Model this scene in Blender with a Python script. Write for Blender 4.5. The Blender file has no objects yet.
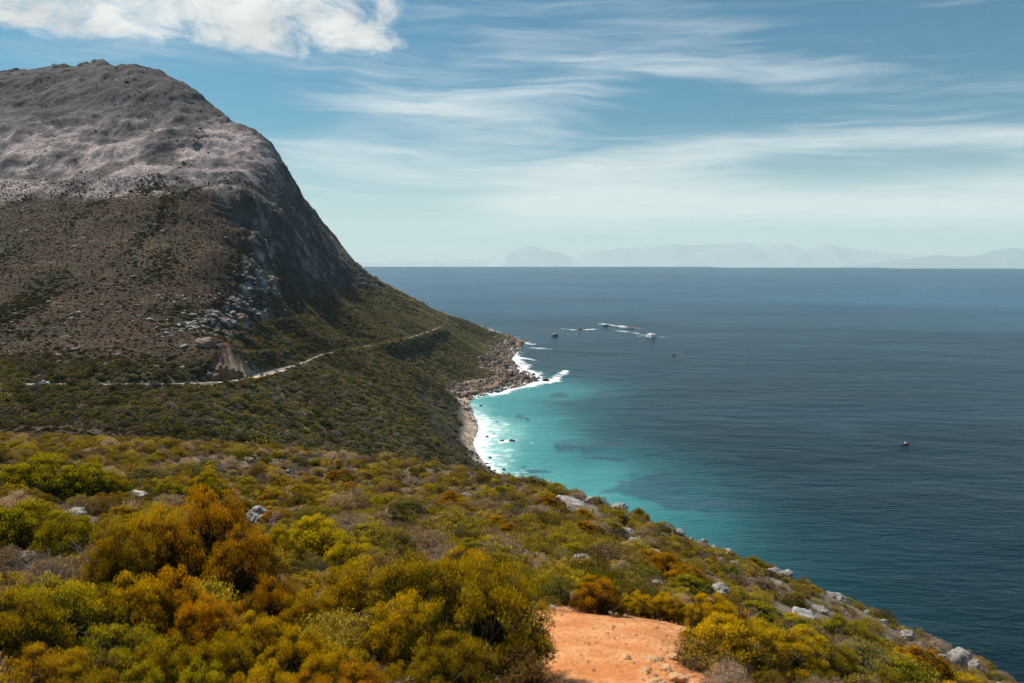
import bpy, math, random
import numpy as np
from mathutils import Vector, noise as mnoise

R = math.radians
scene = bpy.context.scene
COL = scene.collection

# ------------------------------------------------------------------ camera
F = 800.0
CAMZ = 170.0
PITCH = math.atan((341.5 - 255.0) / F)
cam_d = bpy.data.cameras.new('camera')
cam = bpy.data.objects.new('camera', cam_d)
COL.objects.link(cam)
cam.location = (0, 0, CAMZ)
cam.rotation_euler = (R(90) - PITCH, 0, 0)
cam_d.sensor_width = 36
cam_d.lens = F * 36 / 1024
cam_d.clip_start = 0.1
cam_d.clip_end = 400000
cam_d.dof.use_dof = True
cam_d.dof.focus_distance = 140
cam_d.dof.aperture_fstop = 2.0
scene.camera = cam

# ------------------------------------------------------------------ sun and sky
SUN_EL, SUN_AZ = 52.0, -54.0           # azimuth clockwise from +Y
sd = Vector((math.sin(R(SUN_AZ)) * math.cos(R(SUN_EL)), math.cos(R(SUN_AZ)) * math.cos(R(SUN_EL)), math.sin(R(SUN_EL))))
sl = bpy.data.lights.new('sun', 'SUN')
sl.energy = 5.0
sl.angle = R(0.5)
sl.color = (1.0, 0.94, 0.84)
so = bpy.data.objects.new('sun', sl)
COL.objects.link(so)
so.rotation_euler = sd.to_track_quat('Z', 'Y').to_euler()

scene.view_settings.view_transform = 'Standard'
scene.view_settings.look = 'None'
scene.view_settings.exposure = 0.22
scene.view_settings.gamma = 1.0
scene.cycles.max_bounces = 5
scene.cycles.diffuse_bounces = 2
scene.cycles.glossy_bounces = 2
scene.cycles.transmission_bounces = 3
scene.cycles.transparent_max_bounces = 6
scene.cycles.volume_bounces = 0
scene.cycles.sample_clamp_indirect = 4


class NT:
    """small helper to write node trees"""
    def __init__(s, tree):
        s.t = tree
        tree.nodes.clear()

    def n(s, typ, **kw):
        nd = s.t.nodes.new(typ)
        ins = kw.pop('ins', {})
        for k, v in kw.items():
            setattr(nd, k, v)
        for k, v in ins.items():
            if isinstance(v, (bpy.types.NodeSocket,)):
                s.t.links.new(v, nd.inputs[k])
            else:
                nd.inputs[k].default_value = v
        return nd

    def m(s, op, a, b=0.0, c=0.0, clamp=False):
        return s.n('ShaderNodeMath', operation=op, use_clamp=clamp, ins={0: a, 1: b, 2: c}).outputs[0]

    def mr(s, v, a, b, c=0.0, d=1.0, smooth=True):
        return s.n('ShaderNodeMapRange', interpolation_type='SMOOTHSTEP' if smooth else 'LINEAR',
                   ins={'Value': v, 'From Min': a, 'From Max': b, 'To Min': c, 'To Max': d}).outputs[0]

    def mix(s, f, a, b, blend='MIX'):
        nd = s.n('ShaderNodeMix', data_type='RGBA', blend_type=blend)
        for idx, v in ((0, f), (6, a), (7, b)):
            if isinstance(v, bpy.types.NodeSocket):
                s.t.links.new(v, nd.inputs[idx])
            else:
                nd.inputs[idx].default_value = v if idx == 0 else (tuple(v) + (1,) if len(v) == 3 else v)
        return nd.outputs[2]

    def noise(s, vec, scale, detail=4, rough=0.55, dist=0.0):
        return s.n('ShaderNodeTexNoise', ins={'Vector': vec, 'Scale': scale, 'Detail': detail, 'Roughness': rough, 'Distortion': dist}).outputs[0]

    def xyz(s, x, y, z):
        return s.n('ShaderNodeCombineXYZ', ins={0: x, 1: y, 2: z}).outputs[0]


world = bpy.data.worlds.new('World')
scene.world = world
world.use_nodes = True
w = NT(world.node_tree)
SKY_STRENGTH = 0.072
g = w.n('ShaderNodeTexCoord').outputs['Generated']
sp = w.n('ShaderNodeSeparateXYZ', ins={0: g})
dx, dy, dz = sp.outputs
dzp = w.m('MAXIMUM', dz, 0.004)
sky = w.n('ShaderNodeTexSky', sky_type='NISHITA', sun_disc=False, sun_elevation=R(SUN_EL), sun_rotation=R(SUN_AZ),
          altitude=100, air_density=1.0, dust_density=0.4, ozone_density=1.0, ins={0: w.xyz(dx, dy, dzp)}).outputs[0]
sky = w.mix(1.0, sky, (0.41, 0.85, 0.94), 'MULTIPLY')
az = w.m('ARCTAN2', dx, dy)
el = w.m('ARCSINE', dzp)
azd = w.m('MULTIPLY', az, 57.2958)
eld = w.m('MULTIPLY', el, 57.2958)
# cirrus : thin horizontal streaks, slightly tilted
eld_t = w.m('ADD', eld, w.m('MULTIPLY', azd, 0.035))
wv = w.noise(w.xyz(w.m('MULTIPLY', azd, 0.06), w.m('MULTIPLY', eld, 0.25), 3.0), 1.0, 3)
cv = w.xyz(w.m('MULTIPLY', azd, 0.055), w.m('ADD', w.m('MULTIPLY', eld_t, 0.62), w.m('MULTIPLY', wv, 2.2)), 1.7)
c1 = w.noise(cv, 1.0, 8, 0.56, 0.5)
cv2 = w.xyz(w.m('MULTIPLY', azd, 0.13), w.m('ADD', w.m('MULTIPLY', eld_t, 1.9), w.m('MULTIPLY', wv, 3.0)), 8.3)
c2 = w.noise(cv2, 1.0, 6, 0.6, 0.4)


def band(c, wd, a0, a1, amp):
    b = w.m('SUBTRACT', eld, c)
    b = w.m('DIVIDE', b, wd)
    b = w.m('POWER', 2.718, w.m('MULTIPLY', w.m('MULTIPLY', b, b), -1.0))
    lo = w.mr(azd, a0, a0 + 9)
    hi = w.mr(azd, a1, a1 + 9, 1.0, 0.0)
    return w.m('MULTIPLY', w.m('MULTIPLY', b, amp), w.m('MULTIPLY', lo, hi))


bands = band(3.3, 1.4, -6, 60, 0.40)
for args in ((7.1, 0.9, 6, 60, 0.30), (9.8, 2.2, -18, 2, 0.22), (6.0, 1.8, -24, 10, 0.24), (12.2, 1.0, -2, 18, 0.11), (15.8, 2.0, -10, 10, 0.11)):
    bands = w.m('ADD', bands, band(*args))
cir = w.m('ADD', w.m('MULTIPLY', c1, 0.75), w.m('MULTIPLY', c2, 0.30))
cir = w.m('ADD', cir, bands)
cir = w.mr(cir, 0.505, 1.0, 0.0, 1.0)
cir = w.m('MULTIPLY', cir, w.mr(eld, 24, 10, 0.45, 1.0))
veil = w.mr(eld, -1.0, 9.0, 0.72, 0.0)
cir = w.m('MULTIPLY', cir, 0.86)
cir = w.m('SUBTRACT', w.m('ADD', cir, veil), w.m('MULTIPLY', cir, veil))
# cumulus in the upper left
pv = w.xyz(w.m('MULTIPLY', azd, 0.16), w.m('MULTIPLY', eld, 0.30), 4.2)
k1 = w.noise(pv, 1.6, 10, 0.62, 0.5)
kx = w.m('MULTIPLY', w.mr(azd, -9.5, -4.5, 1.0, 0.0), w.mr(azd, -75, -40, 0.3, 1.0))
lowc = w.m('ADD', 12.6, w.m('MULTIPLY', w.noise(w.xyz(w.m('MULTIPLY', azd, 0.12), 0.0, 9.0), 1.0, 2), 1.0))
ky = w.mr(w.m('SUBTRACT', eld, lowc), -1.6, 1.2, 0.0, 1.0)
kz = w.mr(eld, 19.0, 25.0, 1.0, 0.0)
kk = w.m('MULTIPLY', w.m('MULTIPLY', kx, ky), kz)
cum = w.m('ADD', w.m('MULTIPLY', kk, 0.42), w.m('MULTIPLY', k1, 0.95))
cum = w.mr(cum, 0.70, 1.0)
cum = w.m('MULTIPLY', cum, w.mr(kk, 0.0, 0.25))
shade = w.mr(w.noise(w.xyz(w.m('MULTIPLY', azd, 0.25), w.m('MULTIPLY', eld, 0.5), 0.4), 1.0, 5), 0.3, 0.7, 0.78, 1.0)
CW = 0.72 / SKY_STRENGTH
col = w.mix(cir, sky, (CW * 1.08, CW * 1.14, CW * 1.13))
cumc = w.mix(1.0, (CW * 1.12, CW * 1.14, CW * 1.12), w.xyz(shade, shade, shade), 'MULTIPLY')
col = w.mix(cum, col, cumc)
bg = w.n('ShaderNodeBackground', ins={'Color': col, 'Strength': SKY_STRENGTH})
w.n('ShaderNodeOutputWorld', ins={'Surface': bg.outputs[0]})

# ------------------------------------------------------------------ generic helpers
rng = np.random.default_rng(7)
random.seed(7)


def tag(o, label=None, cat=None, group=None, kind=None):
    if label: o['label'] = label
    if cat: o['category'] = cat
    if group: o['group'] = group
    if kind: o['kind'] = kind
    return o


def mesh_np(name, verts, faces, mat=None, smooth=True, attrs=None, ngon=4):
    """verts (n,3); faces (m,k) int array"""
    me = bpy.data.meshes.new(name)
    verts = np.asarray(verts, np.float32)
    faces = np.asarray(faces, np.int32)
    me.vertices.add(len(verts))
    me.vertices.foreach_set('co', verts.ravel())
    k = faces.shape[1]
    me.loops.add(faces.size)
    me.loops.foreach_set('vertex_index', faces.ravel())
    me.polygons.add(len(faces))
    me.polygons.foreach_set('loop_start', np.arange(0, faces.size, k, dtype=np.int32))
    me.polygons.foreach_set('loop_total', np.full(len(faces), k, np.int32))
    me.polygons.foreach_set('use_smooth', np.full(len(faces), smooth, bool))
    me.update(calc_edges=True)
    me.validate()
    for nm, arr in (attrs or {}).items():
        arr = np.asarray(arr, np.float32)
        if arr.ndim == 1:
            a = me.attributes.new(nm, 'FLOAT', 'POINT')
            a.data.foreach_set('value', arr)
        else:
            a = me.attributes.new(nm, 'FLOAT_COLOR', 'POINT')
            c4 = np.concatenate([arr, np.ones((len(arr), 1), np.float32)], 1)
            a.data.foreach_set('color', c4.ravel())
    if mat: me.materials.append(mat)
    return me


def link(name, me, parent=None, loc=None):
    o = bpy.data.objects.new(name, me)
    COL.objects.link(o)
    if parent: o.parent = parent
    if loc is not None: o.location = loc
    return o


def empty(name, loc=(0, 0, 0), rz=0.0):
    o = bpy.data.objects.new(name, None)
    o.empty_display_size = 0.2
    COL.objects.link(o)
    o.location = loc
    o.rotation_euler = (0, 0, rz)
    return o


# lattice noise in numpy
_perm = np.random.default_rng(3).permutation(1024)
_val = np.random.default_rng(4).random(1024) * 2 - 1
_ang = np.random.default_rng(5).random(1024) * 2 * np.pi
_gx, _gy = np.cos(_ang), np.sin(_ang)


def pn(x, y, seed=0):
    xi = np.floor(x).astype(np.int64); yi = np.floor(y).astype(np.int64)
    xf = x - xi; yf = y - yi
    u = xf * xf * xf * (xf * (xf * 6 - 15) + 10); v = yf * yf * yf * (yf * (yf * 6 - 15) + 10)

    def gr(ix, iy, fx, fy):
        h = _perm[(_perm[(ix + seed * 17) & 1023] + iy) & 1023]
        return _gx[h] * fx + _gy[h] * fy
    a = gr(xi, yi, xf, yf); b = gr(xi + 1, yi, xf - 1, yf)
    c = gr(xi, yi + 1, xf, yf - 1); d = gr(xi + 1, yi + 1, xf - 1, yf - 1)
    return ((a * (1 - u) + b * u) * (1 - v) + (c * (1 - u) + d * u) * v) * 1.5


def fbm(x, y, s, oct=4, seed=0, ridged=False, gain=0.5):
    t = 0; amp = 1.0; tot = 0
    for i in range(oct):
        n = pn(x / s + i * 7.3, y / s - i * 3.1, seed + i)
        if ridged: n = 1 - 2 * np.abs(n)
        t = t + n * amp; tot += amp
        amp *= gain; s = s / 2.07
    return t / tot


def sstep(x, a, b):
    t = np.clip((x - a) / (b - a), 0, 1)
    return t * t * (3 - 2 * t)


CP, SP_ = math.cos(PITCH), math.sin(PITCH)


def P(px, py, D):
    """place seen at pixel (px,py), D metres in front (world Y)"""
    u = (px - 512) / F; v = (341.5 - py) / F
    ry = CP + v * SP_; rz = -SP_ + v * CP
    t = D / ry
    return (u * t, D, CAMZ + rz * t)


def PZ(px, py, z=0.0):
    u = (px - 512) / F; v = (341.5 - py) / F
    ry = CP + v * SP_; rz = -SP_ + v * CP
    t = (z - CAMZ) / rz
    return (u * t, ry * t, z)


# ------------------------------------------------------------------ terrain heights
road_px = [(-160, 384, 400), (0, 384, 398), (40, 384, 400), (120, 384.5, 405), (200, 383, 425), (232, 379, 465), (262, 374, 525), (285, 368, 590),
           (305, 362, 655), (322, 355, 720), (340, 351, 790), (362, 347, 870), (400, 340, 1010), (425, 333, 1140), (441, 327, 1260)]
road_pts = np.array([P(*p) for p in road_px])
coast_px = [(503, 337), (516, 346), (512, 352), (506, 359), (512, 366), (524, 373), (538, 381), (520, 386), (500, 390), (482, 394), (468, 399), (462, 407),
            (466, 414), (473, 423), (474, 430), (470, 437), (466, 444), (470, 452), (478, 461), (485, 470)]
coast = [PZ(*p)[:2] for p in coast_px]
coast += [(-8, 600), (12, 560), (38, 480), (75, 400), (105, 320), (125, 240), (140, 160), (150, 80), (160, 0), (170, -60)]
coast_back = [(-75, 1900), (-150, 1990), (-260, 2060), (-420, 2150)]
coast = np.array(coast_back[::-1] + coast)

ctrl = []
A = ctrl.append
for p in road_pts: A(tuple(p))
# near hillside
near = [(512, 720, 5.0), (512, 683, 6.0), (-60, 683, 5), (0, 683, 5.2), (0, 600, 8.2), (0, 545, 14), (0, 485, 32), (0, 455, 58), (0, 436, 92),
        (150, 683, 5.5), (150, 600, 9), (150, 545, 15.5), (150, 487, 38), (150, 450, 88), (300, 683, 5.8), (300, 605, 9.5), (300, 545, 18), (300, 487, 48), (300, 461, 86),
        (450, 683, 6), (450, 610, 9.5), (450, 550, 20), (450, 496, 55), (450, 478, 80), (560, 683, 6.2), (560, 615, 9.3), (560, 566, 18), (560, 515, 42), (560, 492, 66),
        (700, 683, 6.6), (700, 625, 10.2), (700, 588, 18), (700, 545, 46), (640, 518, 56), (850, 683, 9.6), (850, 645, 16), (850, 610, 33), (780, 580, 42),
        (950, 690, 16), (950, 664, 25), (1000, 690, 22), (1060, 710, 19), (1150, 740, 17), (-150, 600, 8), (-150, 470, 35), (-150, 436, 92)]
for p in near:
    q_ = P(*p)
    drop = 0.45 * float(np.clip((470 - p[0]) / 140, 0, 1)) * float(np.clip((24 - p[2]) / 8, 0, 1))
    A((q_[0], q_[1], q_[2] - drop))
for x, y, z in [(-130, 150, 131), (-60, 150, 128), (-20, 135, 118), (10, 115, 118), (25, 80, 128), (32, 60, 132), (40, 35, 138), (45, 10, 142), (40, 90, 112), (60, 50, 112), (70, 10, 115),
                (0, 170, 98), (-50, 200, 112), (20, 240, 75), (60, 170, 80), (90, 100, 75), (100, 30, 75), (-5, -15, 171), (-40, -10, 170), (40, -20, 160), (-120, -20, 165), (0, 0, 168.3)]:
    A((x, y, z))
# valley and mid slopes
mid = [(-150, 436, 250), (0, 437, 245), (0, 418, 310), (120, 440, 245), (120, 412, 320), (250, 444, 290), (250, 402, 395), (200, 420, 320), (330, 444, 390), (330, 412, 480), (330, 382, 600),
       (400, 458, 430), (400, 422, 560), (400, 392, 700), (400, 362, 870), (440, 452, 520), (440, 440, 610), (435, 420, 680), (440, 385, 870), (440, 352, 1110), (452, 400, 940),
       (450, 386, 1030), (470, 371, 1180), (480, 356, 1320), (488, 349, 1450), (440, 340, 1180),
       (440, 314, 1400), (465, 320, 1550), (481, 330, 1660), (496, 338, 1760), (455, 336, 1330),
       (360, 325, 1050), (400, 318, 1250), (330, 335, 930), (430, 315, 1330)]
for p in mid: A(P(*p))
# spur (brown hill), gully, cliff
hill = [(-150, 350, 480), (0, 350, 480), (100, 350, 485), (-150, 300, 640), (0, 300, 640), (100, 300, 640), (190, 300, 640), (0, 250, 780), (100, 250, 780), (190, 250, 790), (232, 240, 810),
        (0, 214, 900), (-150, 216, 900), (100, 207, 910), (200, 197, 950), (255, 196, 980), (180, 345, 480), (205, 335, 510), (219, 315, 600), (240, 285, 690), (262, 262, 780),
        (160, 372, 432), (205, 356, 456), (215, 346, 458), (228, 346, 470), (240, 357, 498), (222, 334, 500), (196, 358, 456),
        (250, 345, 640), (245, 330, 700), (262, 305, 860), (275, 310, 860), (300, 305, 960), (275, 340, 720), (300, 335, 800), (290, 352, 680), (262, 362, 570),
        (268, 300, 960), (310, 296, 1120), (350, 292, 1250), (275, 230, 990), (290, 215, 1060), (262, 215, 900)]
for p in hill: A(P(*p))
# upper mountain
top = [(350, 262, 1360), (400, 294, 1400), (338, 252, 1330), (325, 236, 1315), (311, 222, 1300), (304, 202, 1290), (294, 181, 1280), (284, 163, 1285), (270, 143, 1305), (253, 131, 1335), (240, 126, 1355), (227, 122, 1380), (212, 107, 1410),
       (195, 88, 1450), (167, 76, 1510), (148, 73, 1540), (133, 67, 1565), (95, 67, 1600), (60, 70, 1620), (0, 74, 1640), (-150, 82, 1640),
       (0, 218, 1040), (100, 211, 1040), (200, 200, 1050), (-150, 219, 1040), (0, 190, 1130), (100, 186, 1120), (200, 180, 1120), (0, 150, 1260), (100, 145, 1260), (190, 135, 1240), (250, 165, 1190), (270, 186, 1150), (225, 140, 1290),
       (0, 100, 1480), (100, 95, 1440), (-150, 150, 1260), (-150, 100, 1480)]
for p in top: A(P(*p))
for x, y, z in [(-1150, 2100, 520), (-800, 2100, 480), (-500, 1900, 330), (-330, 1600, 130), (-220, 1650, 70), (-150, 1780, 30), (-250, 1900, 20), (-400, 2000, 90), (-1500, 1600, 560), (-1500, 1000, 260),
                (-1300, 500, 130), (-500, 1650, 350), (-420, 1500, 260), (-360, 1450, 190)]:
    A((x, y, z))
# coast and sea bed
cn = []
for i in range(len(coast)):
    a = coast[max(i - 1, 0)]; b = coast[min(i + 1, len(coast) - 1)]
    t = b - a; t = t / np.linalg.norm(t)
    cn.append((-t[1], t[0]))
cn = np.array(cn)   # sign fixed below: towards sea is +X-ish
for i, (c, n_) in enumerate(zip(coast, cn)):
    if i + 1 < len(coast):
        pass
    A((c[0], c[1], 0.0))
sea_off = [(60, 1900, -8), (80, 1650, -9), (60, 1450, -8), (90, 1300, -9), (40, 1060, -7), (0, 1000, -5), (0, 900, -5), (10, 800, -6), (15, 720, -5), (40, 640, -8), (90, 520, -10), (140, 420, -12),
           (180, 320, -14), (200, 200, -15), (220, 60, -16), (-100, 2150, -12), (200, 1700, -25), (200, 1200, -22), (200, 800, -22), (300, 500, -25), (400, 1500, -40), (400, 300, -40), (0, 2400, -30), (-400, 2500, -20), (400, 2300, -50)]
for p in sea_off: A(p)
C = np.array(ctrl, float)
# merge near-duplicate controls
keep = []
for i in range(len(C)):
    if all(np.hypot(*(C[i, :2] - C[j, :2])) > 1.5 for j in keep): keep.append(i)
C = C[keep]
nC = len(C)
d2 = np.hypot(C[:, None, 0] - C[None, :, 0], C[:, None, 1] - C[None, :, 1])
M = np.zeros((nC + 3, nC + 3))
M[:nC, :nC] = d2
M[:nC, nC] = 1; M[:nC, nC + 1:] = C[:, :2]
M[nC, :nC] = 1; M[nC + 1:, :nC] = C[:, :2].T
WT = np.linalg.solve(M, np.concatenate([C[:, 2], np.zeros(3)]))


def base_h(x, y):
    sh = x.shape
    x = x.ravel(); y = y.ravel()
    out = np.empty(len(x))
    for s in range(0, len(x), 60000):
        xs = x[s:s + 60000, None]; ys = y[s:s + 60000, None]
        # softened distance rounds the cone tips, more so far from the camera
        soft = 0.6 + 0.02 * np.hypot(xs, ys)
        r = np.sqrt((xs - C[None, :, 0]) ** 2 + (ys - C[None, :, 1]) ** 2 + soft * soft)
        out[s:s + 60000] = r @ WT[:nC] + WT[nC] + xs[:, 0] * WT[nC + 1] + ys[:, 0] * WT[nC + 2]
    return out.reshape(sh)


def seg_dist(x, y, pts, zs=None):
    """distance to polyline, and interpolated z of nearest point"""
    best = np.full(x.shape, 1e9); bz = np.zeros(x.shape); side = np.zeros(x.shape)
    for i in range(len(pts) - 1):
        ax, ay = pts[i][:2]; bx, by = pts[i + 1][:2]
        vx, vy = bx - ax, by - ay
        L = vx * vx + vy * vy
        t = np.clip(((x - ax) * vx + (y - ay) * vy) / L, 0, 1)
        d = np.hypot(x - ax - t * vx, y - ay - t * vy)
        m = d < best
        best = np.where(m, d, best)
        side = np.where(m, np.sign(vx * (y - ay) - vy * (x - ax)), side)
        if zs is not None: bz = np.where(m, zs[i] + t * (zs[i + 1] - zs[i]), bz)
    return best, bz, side


def smooth_line(p, n):
    """Catmull-Rom resample"""
    p = np.array(p, float)
    q = np.vstack([2 * p[0] - p[1], p, 2 * p[-1] - p[-2]])
    out = []
    for i in range(1, len(q) - 2):
        for k in range(n):
            t = k / n
            out.append(0.5 * ((2 * q[i]) + (-q[i - 1] + q[i + 1]) * t + (2 * q[i - 1] - 5 * q[i] + 4 * q[i + 1] - q[i + 2]) * t * t + (-q[i - 1] + 3 * q[i] - 3 * q[i + 1] + q[i + 2]) * t ** 3))
    out.append(p[-1])
    return np.array(out)


road_line = smooth_line(road_pts, 3)
coast_s = smooth_line(coast, 3)


CAM_SIDE = float(seg_dist(np.array([-100.0]), np.array([300.0]), road_line)[2][0])


def sdist_coast(x, y):
    """positive to seaward"""
    d, _, s = seg_dist(x, y, coast_s)
    return d * s   # sign checked below


_t = sdist_coast(np.array([300.0]), np.array([900.0]))
SEA_SIGN = 1.0 if _t[0] > 0 else -1.0


def height_far(x, y, detail=True):
    h = base_h(x, y)
    if detail:
        sc_ = sdist_coast(x, y) * SEA_SIGN
        land = sstep(-sc_, 0, 60)
        up = sstep(h, 120, 330)
        dist = np.hypot(x, y)
        amp = sstep(dist, 140, 420)
        h = h + amp * land * (3.0 + 9 * up) * fbm(x, y, 150, 4, 11)
        h = h + amp * land * (2.0 + 10.0 * up) * fbm(x + 0.5 * y, y, 120, 5, 21, True, 0.55)
        h = h + up * 5.0 * fbm(x, y, 34, 5, 26, True, 0.62) * 0.6
        h = h + up * 8.0 * fbm(x * 1.3 - 0.4 * y, y * 0.9, 210, 4, 29, True, 0.5)
        f5 = (h + 26 * fbm(x, y, 260, 4, 24) - 0.06 * x) / 62.0
        fr5 = f5 - np.floor(f5)
        h = h + up * 62.0 * 0.20 * np.clip(0.5 + 1.5 * fbm(x, y, 240, 3, 23), 0, 1) * (sstep(fr5, 0.55, 0.80) - fr5)
        # bedding ledges that run round the upper mountain
        tr_ = 17.0
        ff_ = (h + 16 * fbm(x, y, 190, 4, 27) + 0.10 * x) / tr_
        fq = ff_ - np.floor(ff_)
        h = h + up * tr_ * 0.26 * np.clip(0.35 + 1.6 * fbm(x, y, 170, 3, 28), 0, 1) * (sstep(fq, 0.40, 0.85) - fq)
        # gullies running down the seaward slope
        low = sstep(h, 8, 40) * (1 - sstep(h, 90, 140)) * sstep(y, 420, 600)
        h = h + low * land * 3.5 * fbm(x * 0.35 + y * 0.25, y - 0.7 * x, 46, 3, 31, True)
        # ledges where it is steep
        st = cliff_mask(x, y)
        ter = 9.0 + 2 * pn(x / 160, y / 160, 5)
        f = (h + 4 * fbm(x, y, 90, 3, 8)) / ter
        fr = f - np.floor(f)
        h = h + st * ter * (sstep(fr, 0.30, 0.75) - fr) * 0.95
        h = h + st * 8.0 * fbm(x, y, 30, 5, 51, True, 0.6)
        # road bed
        rd, rz, rsd = seg_dist(x, y, road_line, road_line[:, 2])
        bm_ = bluff_mask(x, y)
        h = h + bm_ * 4.5 * fbm(x, y, 11, 4, 55, True)
        wide = np.exp(-((y - 490) / 75) ** 2) * (x < -60)
        up_ = (rsd * CAM_SIDE < 0)
        k = np.where(up_, 1 - sstep(rd, 4.0, 16.0 - 9.5 * wide), 1 - sstep(rd, 5.0 + 6 * wide, 16.0 + 8 * wide))
        h = h * (1 - k) + (rz - 0.30 - 0.03 * rd * wide) * k
    return h


def bluff_mask(x, y):
    d4, _, _ = seg_dist(x, y, CL4)
    return 1 - sstep(d4 + 3.5 * fbm(x, y, 9, 3, 56), 5, 11)


def cliff_mask(x, y):
    # steep sea-facing wall of the mountain and the rocky edge of the spur
    d1, _, _ = seg_dist(x, y, CL1)
    d2_, _, _ = seg_dist(x, y, CL2)
    d3, _, _ = seg_dist(x, y, CL3)
    return np.clip((1 - sstep(d1, 25, 95)) + 0.7 * (1 - sstep(d2_, 6, 34)) + 0.6 * (1 - sstep(d3, 8, 45)), 0, 1)


CL4 = np.array([P(*p)[:2] for p in [(222, 362, 456), (234, 363, 476)]])
CL1 = np.array([P(*p)[:2] for p in [(268, 240, 985), (285, 200, 1060), (320, 240, 1230), (350, 275, 1330)]])
CL2 = np.array([P(*p)[:2] for p in [(190, 335, 520), (215, 335, 540), (225, 312, 610), (250, 285, 710), (266, 262, 800), (262, 232, 900)]])
CL3 = np.array([P(*p)[:2] for p in [(290, 175, 1270), (250, 126, 1320), (226, 109, 1360), (190, 84, 1450)]])


def height_near(x, y):
    h = base_h(x, y)
    h = h + 0.22 * fbm(x, y, 7, 3, 61) + 0.9 * fbm(x, y, 38, 3, 71) * sstep(np.hypot(x, y), 14, 50)
    return h


def H(x, y):
    """ground height at world x,y (arrays)"""
    x = np.atleast_1d(np.asarray(x, float)); y = np.atleast_1d(np.asarray(y, float))
    d = np.hypot(x, y)
    k = sstep(d, 105, 135)
    return height_near(x, y) * (1 - k) + height_far(x, y) * k


def H1(x, y):
    return float(H([x], [y])[0])


# trails across the mid slope
trail_px = [[(276, 400, 480), (284, 412, 440), (296, 420, 420)],
            [(318, 418, 440), (321, 424, 430), (318, 432, 410), (300, 440, 385), (280, 446, 360)],
            ]
trails = [np.array([P(*p) for p in t]) for t in trail_px]

# ------------------------------------------------------------------ materials
def new_mat(name):
    m = bpy.data.materials.new(name)
    m.use_nodes = True
    return m, NT(m.node_tree)


def terrain_mat(name, tex_scales, bump_d, rough=0.95):
    m, t = new_mat(name)
    a = t.n('ShaderNodeAttribute', attribute_name='col').outputs['Color']
    pos = t.n('ShaderNodeNewGeometry').outputs['Position']
    n1 = t.noise(pos, tex_scales[0], 6, 0.65)
    n2 = t.noise(pos, tex_scales[1], 4, 0.6)
    f = t.mr(n1, 0.3, 0.7, 0.55, 1.45)
    f2 = t.mr(n2, 0.3, 0.7, 0.7, 1.3)
    ff = t.m('MULTIPLY', f, f2)
    c = t.mix(1.0, a, t.xyz(ff, ff, ff), 'MULTIPLY')
    b = t.n('ShaderNodeBump', ins={'Strength': 1.0, 'Distance': bump_d, 'Height': n1})
    p = t.n('ShaderNodeBsdfPrincipled', ins={'Base Color': c, 'Roughness': rough, 'Normal': b.outputs[0]})
    p.inputs['Specular IOR Level'].default_value = 0.1
    t.n('ShaderNodeOutputMaterial', ins={'Surface': p.outputs[0]})
    return m


M_far = terrain_mat('mountain_ground', (0.35, 0.07), 1.2)
M_near = terrain_mat('hillside_ground', (9.0, 1.3), 0.05)


def grid_faces(nx, ny):
    i = np.arange(nx - 1)[None, :] + np.arange(ny - 1)[:, None] * nx
    i = i.ravel()
    return np.stack([i, i + 1, i + nx + 1, i + nx], 1)


def build_grid(name, xs, ys, hf, colf, mat, keepf):
    X, Y = np.meshgrid(xs, ys)
    k = keepf(X, Y)
    fc = grid_faces(len(xs), len(ys))
    fk = k.ravel()[fc].any(1)
    fc = fc[fk]
    used = np.unique(fc)
    remap = np.full(X.size, -1, np.int64); remap[used] = np.arange(len(used))
    x = X.ravel()[used]; y = Y.ravel()[used]
    z = hf(x, y)
    v = np.stack([x, y, z], 1)
    fc = remap[fc]
    # slope
    e = 2.0 if len(xs) and (xs[1] - xs[0]) > 1 else 0.5
    cols = colf(x, y, z)
    me = mesh_np(name, v, fc, mat, True, {'col': cols})
    return link(name, me)


def lerp(a, b, t):
    return a + (b - a) * t[:, None]


def col3(*c):
    return np.array(c, float)[None, :]


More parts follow.
